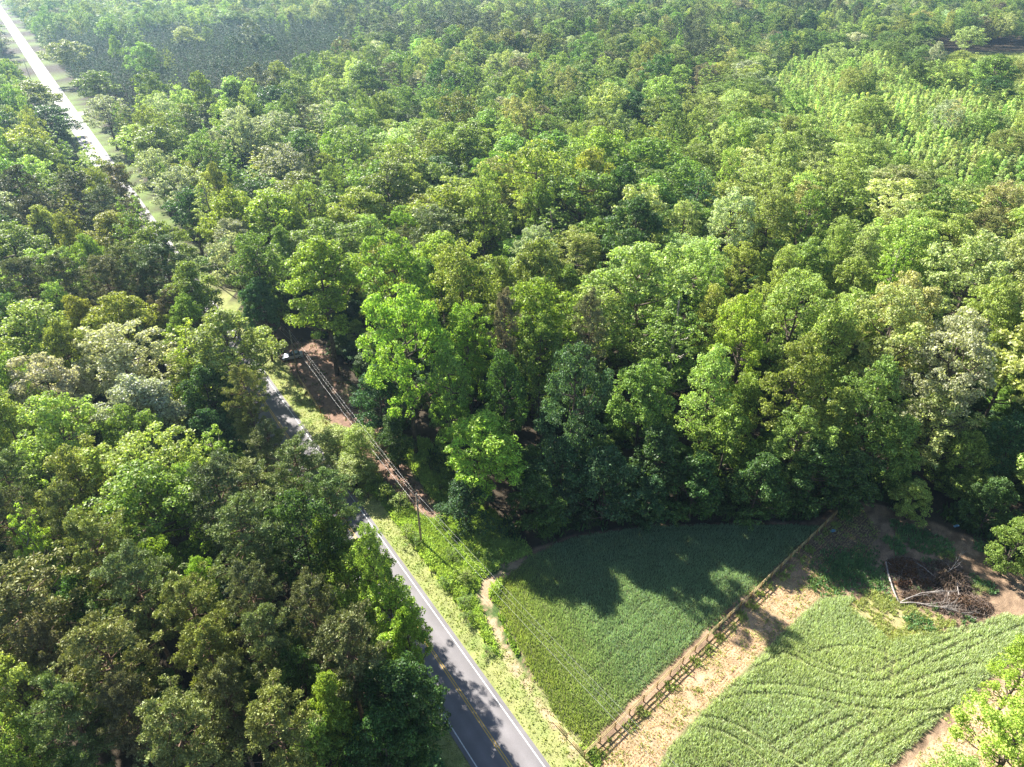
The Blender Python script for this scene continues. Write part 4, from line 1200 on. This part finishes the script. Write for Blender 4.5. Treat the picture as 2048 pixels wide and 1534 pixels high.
def f_mead(X, Y):
    q = fbm(X, Y, 6, 90); k = inside(MEADOW1, X, Y) | inside(MEADOW2, X, Y)
    return k, .2 + .3 * q, np.array((.30, .34, .12)) * (.8 + .5 * q)[:, None]
weeds_in("meadow_grass", f_mead, 60000, (250, 420, 380, 600), "sunlit pale green meadow grass at upper right", 0, 0, 2, .5, .3)

# bushes on the bank and beside the wood
BUSH = [(905, 1110, 3.0, 1.6, 'mid', "dark green bush low on the bank, below the utility pole"), (880, 1040, 2.6, 2.0, 'fresh', "light green bush left of the utility pole foot"),
 (890, 1165, 2.6, 1.5, 'green', "low green bush beside the shadow of the pole"), (800, 1000, 4.2, 3.0, 'fresh', "pale green bush on the bank above the pole foot"),
 (775, 985, 4.0, 3.4, 'fresh', "tall light bush between verge and track, upper"), (735, 985, 3.4, 2.6, 'bright', "bright green bush at the road edge below the feathery trees"),
 (812, 1065, 3.4, 2.4, 'fresh', "light green bush at the verge left of the pole"), (830, 1080, 3.2, 1.8, 'green', "rounded bush touching the pole foot"),
 (930, 1200, 2.6, 1.3, 'green', "small green bush above the bare strip"), (932, 1236, 2.8, 1.4, 'mid', "small dark bush in the middle of the bank"),
 (972, 1300, 2.2, 1.0, 'green', "low weedy bush at mid bank"), (930, 1150, 3.0, 1.8, 'fresh', "light bush under the wires near the crop"),
 (975, 1110, 3.0, 1.6, 'mid', "green bush at the shaded top corner of the crop"), (880, 975, 3.4, 2.2, 'mid', "green bush in shade under the wires"),
 (860, 930, 4.0, 3.0, 'dark', "dark bush at the foot of the wood beside the track"), (700, 790, 4.0, 3.5, 'silver', "pale leaved bush at the foot of the wood by the clearing"),
 (612, 850, 3.0, 1.8, 'fresh', "light bush below the rail fence by the road"), (590, 800, 2.4, 1.3, 'green', "small bush on the verge left of the rail fence"),
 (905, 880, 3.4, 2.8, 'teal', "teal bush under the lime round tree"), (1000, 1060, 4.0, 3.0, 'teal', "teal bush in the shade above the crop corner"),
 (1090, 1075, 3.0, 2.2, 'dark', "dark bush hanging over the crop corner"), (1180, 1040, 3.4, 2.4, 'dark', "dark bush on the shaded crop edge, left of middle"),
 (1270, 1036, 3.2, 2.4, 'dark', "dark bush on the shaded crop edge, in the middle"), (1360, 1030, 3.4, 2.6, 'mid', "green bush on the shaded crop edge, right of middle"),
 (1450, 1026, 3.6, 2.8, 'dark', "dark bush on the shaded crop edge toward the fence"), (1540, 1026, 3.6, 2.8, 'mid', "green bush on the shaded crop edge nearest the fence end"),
 (1895, 1110, 2.6, 1.4, 'green', "small green bush behind the brush pile"), (1960, 1180, 2.4, 1.0, 'olive', "low olive bush right of the brush pile")]
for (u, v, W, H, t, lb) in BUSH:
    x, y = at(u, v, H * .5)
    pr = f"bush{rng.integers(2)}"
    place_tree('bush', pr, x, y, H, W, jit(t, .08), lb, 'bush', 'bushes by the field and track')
# hedge-bottom scrub hiding the trunks along the open edge
SCR = []
for poly, d0, d1, n_ in ((OPEN, .5, 5.5, 26000), (PATH, .5, 5, 15000)):
    X = rng.uniform(-70, 100, n_); Y = rng.uniform(60, 145, n_)
    d = sdist(poly, X, Y); k = (d > d0) & (d < d1) & (sdist(OPEN, X, Y) > .3) & (sdist(PATH, X, Y) > .3) & (road_off(X, Y) > 19.5) & (fbm(X, Y, 2.5, 95) > .42)
    SCR.append(np.stack([X[k], Y[k]], 1))
SCR = np.vstack(SCR)
q = fbm(SCR[:, 0], SCR[:, 1], 2.5, 95)
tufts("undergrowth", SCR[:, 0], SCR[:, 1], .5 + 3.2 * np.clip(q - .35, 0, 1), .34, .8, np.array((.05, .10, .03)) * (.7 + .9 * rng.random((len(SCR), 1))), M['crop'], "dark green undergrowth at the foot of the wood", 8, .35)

# ------------------------------------------------------------------ rail fences
def fence(name, runs, label, step=2.64, hp=1.42, rails=(.42, .82, 1.2)):
    o0 = at(*runs[0][0]) if False else runs[0][0]
    e = empty(name, (o0[0], o0[1], 0)); tag(e, label, 'fence')
    ox, oy = o0; donep = set()
    for a, b in runs:
        a = np.array(a); b = np.array(b); L = np.linalg.norm(b - a); n_ = max(1, round(L / step)); ang = math.atan2(b[1] - a[1], b[0] - a[0])
        nn = np.array((-math.sin(ang), math.cos(ang)))
        for i in range(n_ + 1):
            p_ = a + (b - a) * i / n_; key = (round(p_[0], 1), round(p_[1], 1))
            if key not in donep:
                donep.add(key); mb = MB(); h = hp + rng.normal(0, .02)
                mb.tube([(p_[0] - ox, p_[1] - oy, -.3), (p_[0] - ox + rng.normal(0, .01), p_[1] - oy, h - .03), (p_[0] - ox, p_[1] - oy, h)], [.085, .08, .065], 8)
                link("post", mb.mesh("post", M['post_wood'], False), e)
            if i < n_:
                q_ = a + (b - a) * (i + 1) / n_
                for rz in rails:
                    mb = MB(); c = (p_ + q_) / 2 + nn * .1; mb.box((c[0] - ox, c[1] - oy, rz + rng.normal(0, .012)), (L / n_ - .02, .045, .15), ang)
                    link("rail", mb.mesh("rail", M['fence_wood']), e)
    return e
A0 = at(1168.6, 1516); A1 = at(1697, 1008); A2 = at(1105.5, 1444)
fence("rail_fence", [(A0, A1), (A0, A2)], "new yellow three rail wooden fence turning a corner round the crop")
fence("rail_fence", [(at(640, 822), at(598, 758))], "short yellow rail fence on the bank beside the leafy clearing", step=2.4, hp=1.2, rails=(.35, .7, 1.05))

# ------------------------------------------------------------------ utility poles and wires
def pole(x, y, h, label, arm=True, mat='pole_wood'):
    e = empty("utility_pole", (x, y, float(height(x, y)))); tag(e, label, 'utility pole', 'poles carrying the wires')
    mb = MB(); mb.tube([(0, 0, -.5), (0, 0, h * .5), (0, 0, h)], [.19, .16, .12], 10); link("shaft", mb.mesh("shaft", M[mat], True), e)
    tops = []
    mb = MB(); mb.tube([(0, 0, h), (0, 0, h + .12), (0, 0, h + .28)], [.05, .07, .04], 8); link("insulator", mb.mesh("insulator", M['insul']), e)
    mb = MB(); mb.tube([(0, .0, h - 1.15), (.22, .05, h - 1.1)], [.03, .05], 6); link("insulator", mb.mesh("insulator", M['insul']), e)
    mb = MB(); mb.box((.0, .0, h - 2.1), (.1, .34, .1)); link("bracket", mb.mesh("bracket", M['metal']), e)
    mb = MB(); mb.tube([(.165, 0, .1), (.14, 0, h * .5), (.125, 0, h - .2)], [.012] * 3, 4); link("ground_wire", mb.mesh("ground_wire", M['metal']), e)
    return e
PX = [(22, 28), at(843, 1088), at(596, 745), (-80.5, 168)]
PH = [10.6, 10.4, 10.2, 10.3]
pole(*PX[0], PH[0], "brown wooden utility pole just beyond the bottom edge of the crop")
pole(*PX[1], PH[1], "tall wooden utility pole standing in the weeds near the crop")
pole(*PX[2], PH[2], "wooden utility pole beside the parked silver car")
pole(*PX[3], PH[3], "wooden utility pole hidden among trees by the road bend")
for k_, (dz, dx, r_) in enumerate(((.28, 0.0, .017), (-1.1, .25, .014), (-2.05, -.18, .022))):
    e = []
    for i in range(3):
        a = np.array((*PX[i], PH[i] + dz)); b = np.array((*PX[i + 1], PH[i + 1] + dz)); a[0] += dx; b[0] += dx
        t = np.linspace(0, 1, 25)[:, None]; L = np.linalg.norm(b - a)
        p_ = a + (b - a) * t; p_[:, 2] -= 4 * (t * (1 - t))[:, 0] * (.9 if k_ else .6) * (L / 58) ** 2
        mb = MB(); mb.tube(p_, r_ * .55, 5)
        o = link("power_line", mb.mesh("power_line", M['wire']))
        tag(o, f"{('top', 'middle', 'lowest')[k_]} pale overhead wire {('over the crop from the pole in the weeds', 'between the two visible poles over the leafy track', 'running left from the pole by the silver car')[i]}", 'wire', 'overhead wires')
for (ub, vb, ut, vt, lb) in ((165, 343, 151, 296, "thin dark pole on the grass left of the far road"), (61, 158, 57, 142, "distant dark pole beside the white far road")):
    x, y = at(ub, vb); h = 11.0
    pole(x, y, h, lb, mat='bark')

# ------------------------------------------------------------------ cars
def car(name, x, y, rz, paint, label, cat='car'):
    e = empty(name, (x, y, .03), rz); tag(e, label, cat)
    L, W = 4.5, 1.78
    prof = [(-2.22, .42), (-2.25, .75), (-2.1, .98), (-1.55, 1.02), (1.0, .98), (1.75, .86), (2.18, .68), (2.25, .45), (2.2, .3), (-2.15, .3)]
    V = []; 
    for yy_ in (-W / 2, W / 2):
        for (a, b) in prof: V.append((a, yy_ * (.97 if b > .9 else 1), b))
    n_ = len(prof); F4 = [(i, (i + 1) % n_, (i + 1) % n_ + n_, i + n_) for i in range(n_)]
    bm = MB(); bm.add(V, [f[::-1] for f in F4])
    for s_ in (0, n_):
        for q_ in ((0, 1, 8, 9), (1, 2, 3, 8), (3, 4, 7, 8), (4, 5, 6, 7)):
            f = tuple(i + s_ for i in q_); bm.add([V[i] for i in f], [(0, 1, 2, 3) if s_ else (3, 2, 1, 0)])
    link("body", bm.mesh("body", paint), e)
    cab = MB(); pr = [(-1.6, 1.0), (-1.15, 1.42), (.05, 1.45), (.95, .97)]
    Vc = [(a, s_ * (.82 if b < 1.2 else .62), b) for s_ in (-1, 1) for a, b in pr]
    cab.add(Vc, [(0, 1, 2, 3), (7, 6, 5, 4), (0, 4, 5, 1), (2, 6, 7, 3)]); link("windows", cab.mesh("windows", M['glass']), e)
    rf = MB(); rf.box((-.55, 0, 1.46), (1.3, 1.28, .05)); 
    rfo = link("roof_panel", rf.mesh("roof_panel", paint), e)
    for sx in (-1.38, 1.38):
        for sy in (-1, 1):
            wm = MB(); wm.tube([(sx, sy * .68, .33), (sx, sy * .91, .33)], .33, 16)
            w_o = link("wheel", wm.mesh("wheel", M['tyre']), e)
            rm = MB(); rm.tube([(sx, sy * .90, .33), (sx, sy * .925, .33)], .2, 10); link("rim", rm.mesh("rim", M['metal']), w_o)
    for sy in (-.62, .62):
        hm = MB(); hm.box((2.2, sy, .66), (.12, .36, .14)); link("headlight", hm.mesh("headlight", M['insul']), e)
        tm_ = MB(); tm_.box((-2.24, sy, .8), (.08, .3, .16)); link("tail_light", tm_.mesh("tail_light", M['red']), e)
    return e
x, y = at(592, 716); car("parked_car", x - .6, y, R(200), M['silver'], "silver blue car parked in the shade behind the utility pole")
x, y = at(409, 407); car("parked_car", x, y, R(150), M['red'], "bright red car parked in the sunny clearing near the far road")

# ------------------------------------------------------------------ buildings at the right edge, mailbox
def house(name, x, y, rz, L, W, h, label, cat):
    e = empty(name, (x, y, 0), rz); tag(e, label, cat)
    mb = MB(); mb.box((0, 0, h / 2), (L, W, h)); 
    mb.add([(-L / 2, -W / 2, h), (-L / 2, W / 2, h), (-L / 2, 0, h + W * .28), (-L / 2, 0, h + W * .28), (L / 2, W / 2, h), (L / 2, -W / 2, h), (L / 2, 0, h + W * .28), (L / 2, 0, h + W * .28)], [(0, 1, 2, 3), (4, 5, 6, 7)])
    link("wall", mb.mesh("wall", M['white_paint']), e)
    r_ = MB()
    for s_ in (-1, 1):
        a0 = (-L / 2 - .4, s_ * (W / 2 + .5), h - .25); a1 = (L / 2 + .4, s_ * (W / 2 + .5), h - .25); b0 = (-L / 2 - .4, 0, h + W * .28 + .06); b1_ = (L / 2 + .4, 0, h + W * .28 + .06)
        v_ = [a0, a1, b1_, b0] + [(p_[0], p_[1], p_[2] + .15) for p_ in (a0, a1, b1_, b0)]
        r_.add(v_, [(0, 1, 2, 3), (7, 6, 5, 4), (0, 4, 5, 1), (1, 5, 6, 2), (3, 7, 4, 0)])
    link("roof", r_.mesh("roof", M['roof']), e)
    for i in range(3):
        wb = MB(); wb.box((-L / 3 + i * L / 3, -W / 2 - .03, h * .55), (.9, .08, 1.1)); w_o = link("window", wb.mesh("window", M['glass']), e)
    db = MB(); db.box((L / 6, -W / 2 - .04, 1.0), (.95, .09, 2.0)); link("door", db.mesh("door", M['black']), e)
    return e
x, y = at(2055, 138); house("house", x + 3, y, R(15), 15, 8, 3.0, "white house with grey roof cut by the right edge", 'house')
x, y = at(2058, 166); house("shed", x + 2, y, R(-70), 8, 5, 2.6, "small white shed with grey roof at the right edge", 'shed')
x, y = at(81, 137)
e = empty("mailbox", (x, y, 0)); tag(e, "dark mailbox on a post beside the white far road", 'mailbox')
mb = MB(); mb.box((0, 0, .55), (.12, .12, 1.1)); link("post", mb.mesh("post", M['bark']), e)
mb = MB(); mb.box((0, 0, 1.25), (.35, .6, .35)); link("box", mb.mesh("box", M['black']), e)

# scraps of blue sheet by the fence and wood
for (u, v, lb) in ((1665, 1063, "crumpled pale blue plastic scrap on the soil by the fence"), (1912, 1053, "crumpled pale blue plastic scrap on the shaded soil by the wood")):
    x, y = at(u, v); rg = np.random.default_rng(int(u))
    g = 6; gx, gy = np.meshgrid(np.linspace(-.5, .5, g), np.linspace(-.22, .22, g)); z = .08 + .16 * rg.random(gx.shape)
    V = np.stack([gx + rg.normal(0, .06, gx.shape), gy + gx * .3 + rg.normal(0, .04, gx.shape), z], -1).reshape(-1, 3); idx = np.arange(g * g).reshape(g, g)
    o = link("plastic_scrap", mesh_from("plastic_scrap", V, np.stack([idx[:-1, :-1], idx[:-1, 1:], idx[1:, 1:], idx[1:, :-1]], -1).reshape(-1, 4), M['blue_plastic']), None, (x, y, 0)); tag(o, lb, 'litter')

# ------------------------------------------------------------------ brush pile: brown twigs and leaves, with felled trunks lying on and round it
def bz(a, b, z=0.0): return np.array((*at(1720 + a * .1465, 1080 + b * .1465, z), z))
c0 = bz(1000, 640)
rgp = np.random.default_rng(99)
def pile(name, cx, cy, rx, ry, hz, n_, label, leafc):
    e = empty(name, (cx, cy, 0)); tag(e, label, 'brush pile')
    mb = MB()
    for i in range(n_):
        a = rgp.random() * 6.28; r = math.sqrt(rgp.random()); px, py = rx * r * math.cos(a), ry * r * math.sin(a); pz = hz * (1 - r * r) * rgp.uniform(.3, 1.0) + .05
        d = rgp.normal(size=3) * np.array((1, 1, .22)); d /= np.linalg.norm(d); L = rgp.uniform(.6, 2.2)
        m_ = rgp.normal(0, .1, 3); p0 = np.array((px, py, pz))
        q_ = [p0 - d * L / 2, p0 + m_, p0 + d * L / 2]; q_ = [np.array((a_[0], a_[1], max(.03, a_[2]))) for a_ in q_]
        mb.tube(q_, np.array((1, .8, .3)) * rgp.choice([.012, .018, .03, .05], p=[.42, .3, .18, .10]), 4, False)
    link("twigs", mb.mesh("twigs", M['twig']), e)
    n2_ = n_ * 14; a = rgp.random(n2_) * 6.28; r = np.sqrt(rgp.random(n2_)); k = fbm(rx * r * np.cos(a) + cx, ry * r * np.sin(a) + cy, 1.5, 5) > .42; a, r = a[k], r[k]
    c = np.stack([rx * r * np.cos(a), ry * r * np.sin(a), hz * (1 - r * r) * rgp.uniform(.1, .95, len(a)) + .04], 1)
    V, Fq = leaf_quads(c, rgp.normal(size=(len(c), 3)) + np.array((0, 0, .6)), .07 + .07 * rgp.random(len(c)), rgp)
    o = link("dead_leaves", mesh_from("dead_leaves", V, Fq, M['deadleaf']), e); o['tint'] = list(leafc)
    return e
M['deadleaf'] = leaf_mat("dead_leaves", translucent=.1, rough=.8, spec=.1, vary=.6)
def dims(p, q): return abs(p[0] - q[0]) / 2
pL = bz(700, 520); pR = bz(1400, 900)
pile("brush_pile", *bz(690, 470)[:2], 3.9, 3.3, 1.4, 850, "heap of rust brown twigs and dead leaves beside the pale trunk", (.15, .075, .035))
pile("brush_pile", *bz(1180, 520)[:2], 3.6, 3.4, 1.6, 800, "heap of grey brown twigs right of the rust brown one", (.13, .09, .055))
pile("brush_pile", *bz(1390, 900)[:2], 4.3, 2.1, 1.0, 600, "low dark heap of twigs at the right end of the pile", (.10, .06, .035))
pile("brush_pile", *bz(930, 780)[:2], 3.9, 1.7, .6, 450, "low tangle of dark twigs between the trunks and the rust brown heap", (.10, .065, .04))
def log(name, pts, r0, r1, label, mat='dead_wood', twigs=0, cat='felled trunk'):
    p_ = np.array(pts); o0 = p_[0].copy(); o0[2] = 0; mb = MB(); mb.tube(p_ - o0, np.linspace(r0, r1, len(p_)), 8)
    if twigs == 0:
        o = link(name, mb.mesh(name, M[mat], True), None, tuple(o0)); return tag(o, label, cat, 'felled wood')
    e = empty(name, tuple(o0)); tag(e, label, cat, 'felled wood'); link("stem", mb.mesh("stem", M[mat], True), e)
    for i in range(twigs):
        k_ = rgp.uniform(.25, .95) * (len(p_) - 1); j = int(k_); b0_ = p_[j] + (p_[j + 1] - p_[j]) * (k_ - j) - o0; d = p_[min(j + 1, len(p_) - 1)] - p_[j]; d /= np.linalg.norm(d)
        d = d + rgp.normal(0, .5, 3); d[2] = abs(d[2]) * .4 + .08; L = rgp.uniform(1.0, 3.0)
        tb = MB(); m_ = b0_ + d * L * .5 + rgp.normal(0, .12, 3); tb.tube([b0_, m_, b0_ + d * L + rgp.normal(0, .2, 3)], [.035, .022, .008], 5, False)
        for q_ in range(4):
            s_ = b0_ + d * L * rgp.uniform(.3, .95); dd = d + rgp.normal(0, .7, 3); dd[2] = abs(dd[2]) * .5; tb.tube([s_, s_ + dd * .4, s_ + dd * .8 + rgp.normal(0, .08, 3)], [.02, .014, .006], 4, False)
        link("branch", tb.mesh("branch", M[mat]), e)
    return e
log("fallen_log", [bz(355, 300, .3), bz(380, 440, .35), bz(425, 590, .35), bz(470, 720, .3), bz(535, 850, .25)], .14, .10, "long pale bent trunk lying at the left side of the pile")
log("fallen_log", [bz(545, 860, .3), bz(700, 852, .35), bz(830, 865, .4), bz(930, 895, .45), bz(1120, 920, .5), bz(1300, 965, .5), bz(1520, 1040, .4)], .10, .03, "thin branching trunk lying along the lower edge of the pile", twigs=12)
log("felled_branch", [bz(550, 850, .3), bz(640, 800, .5), bz(830, 725, .8), bz(1000, 700, .9), bz(1150, 690, .8)], .09, .02, "slender branch rising from the trunk end over the pile", twigs=4, cat='branch')
log("felled_branch", [bz(395, 640, .15), bz(500, 710, .4), bz(600, 770, .4), bz(720, 830, .3)], .05, .02, "thin brown stick crossing the pale bent trunk", 'twig', cat='branch')
log("felled_branch", [bz(385, 305, .5), bz(490, 395, .6)], .05, .04, "short pale stub at the top of the bent trunk", cat='branch')
log("felled_branch", [bz(760, 310, 1.0), bz(880, 380, 1.3), bz(960, 450, 1.3), bz(1040, 520, 1.2)], .05, .02, "thin pale stick lying on the rust brown heap", cat='branch')
log("felled_branch", [bz(1210, 720, .3), bz(1215, 830, .3)], .10, .09, "short pale log end, left of three under the pile", cat='log')
log("felled_branch", [bz(1285, 750, .3), bz(1310, 825, .3)], .10, .09, "short pale log end, middle of three under the pile", cat='log')
log("felled_branch", [bz(1325, 520, .9), bz(1330, 640, .8), bz(1345, 720, .5), bz(1370, 850, .3)], .08, .07, "pale upright stem at the right of the three log ends", cat='log')
log("felled_branch", [bz(1150, 370, 1.2), bz(1200, 440, 1.5), bz(1260, 390, 1.7), bz(1340, 370, 1.6)], .05, .02, "pale curled branch on top of the grey brown heap", twigs=3, cat='branch')
# ------------------------------------------------------------------ haze
hz = MB(); hz.box((0, 1000, 42), (5400, 3700, 104)); 
HAZE_D = 0.00015
hm = bpy.data.materials.new("haze"); hm.use_nodes = True; n_ = hm.node_tree; n_.nodes.clear()
ho = n_.nodes.new("ShaderNodeOutputMaterial"); pv = n_.nodes.new("ShaderNodeVolumePrincipled")
pv.inputs["Color"].default_value = (.50, .74, 1.0, 1); pv.inputs["Density"].default_value = HAZE_D; pv.inputs["Anisotropy"].default_value = .55
n_.links.new(pv.outputs[0], ho.inputs["Volume"])
o = link("haze", hz.mesh("haze", hm)); tag(o, "pale blue haze over the far forest", None, None, 'stuff')
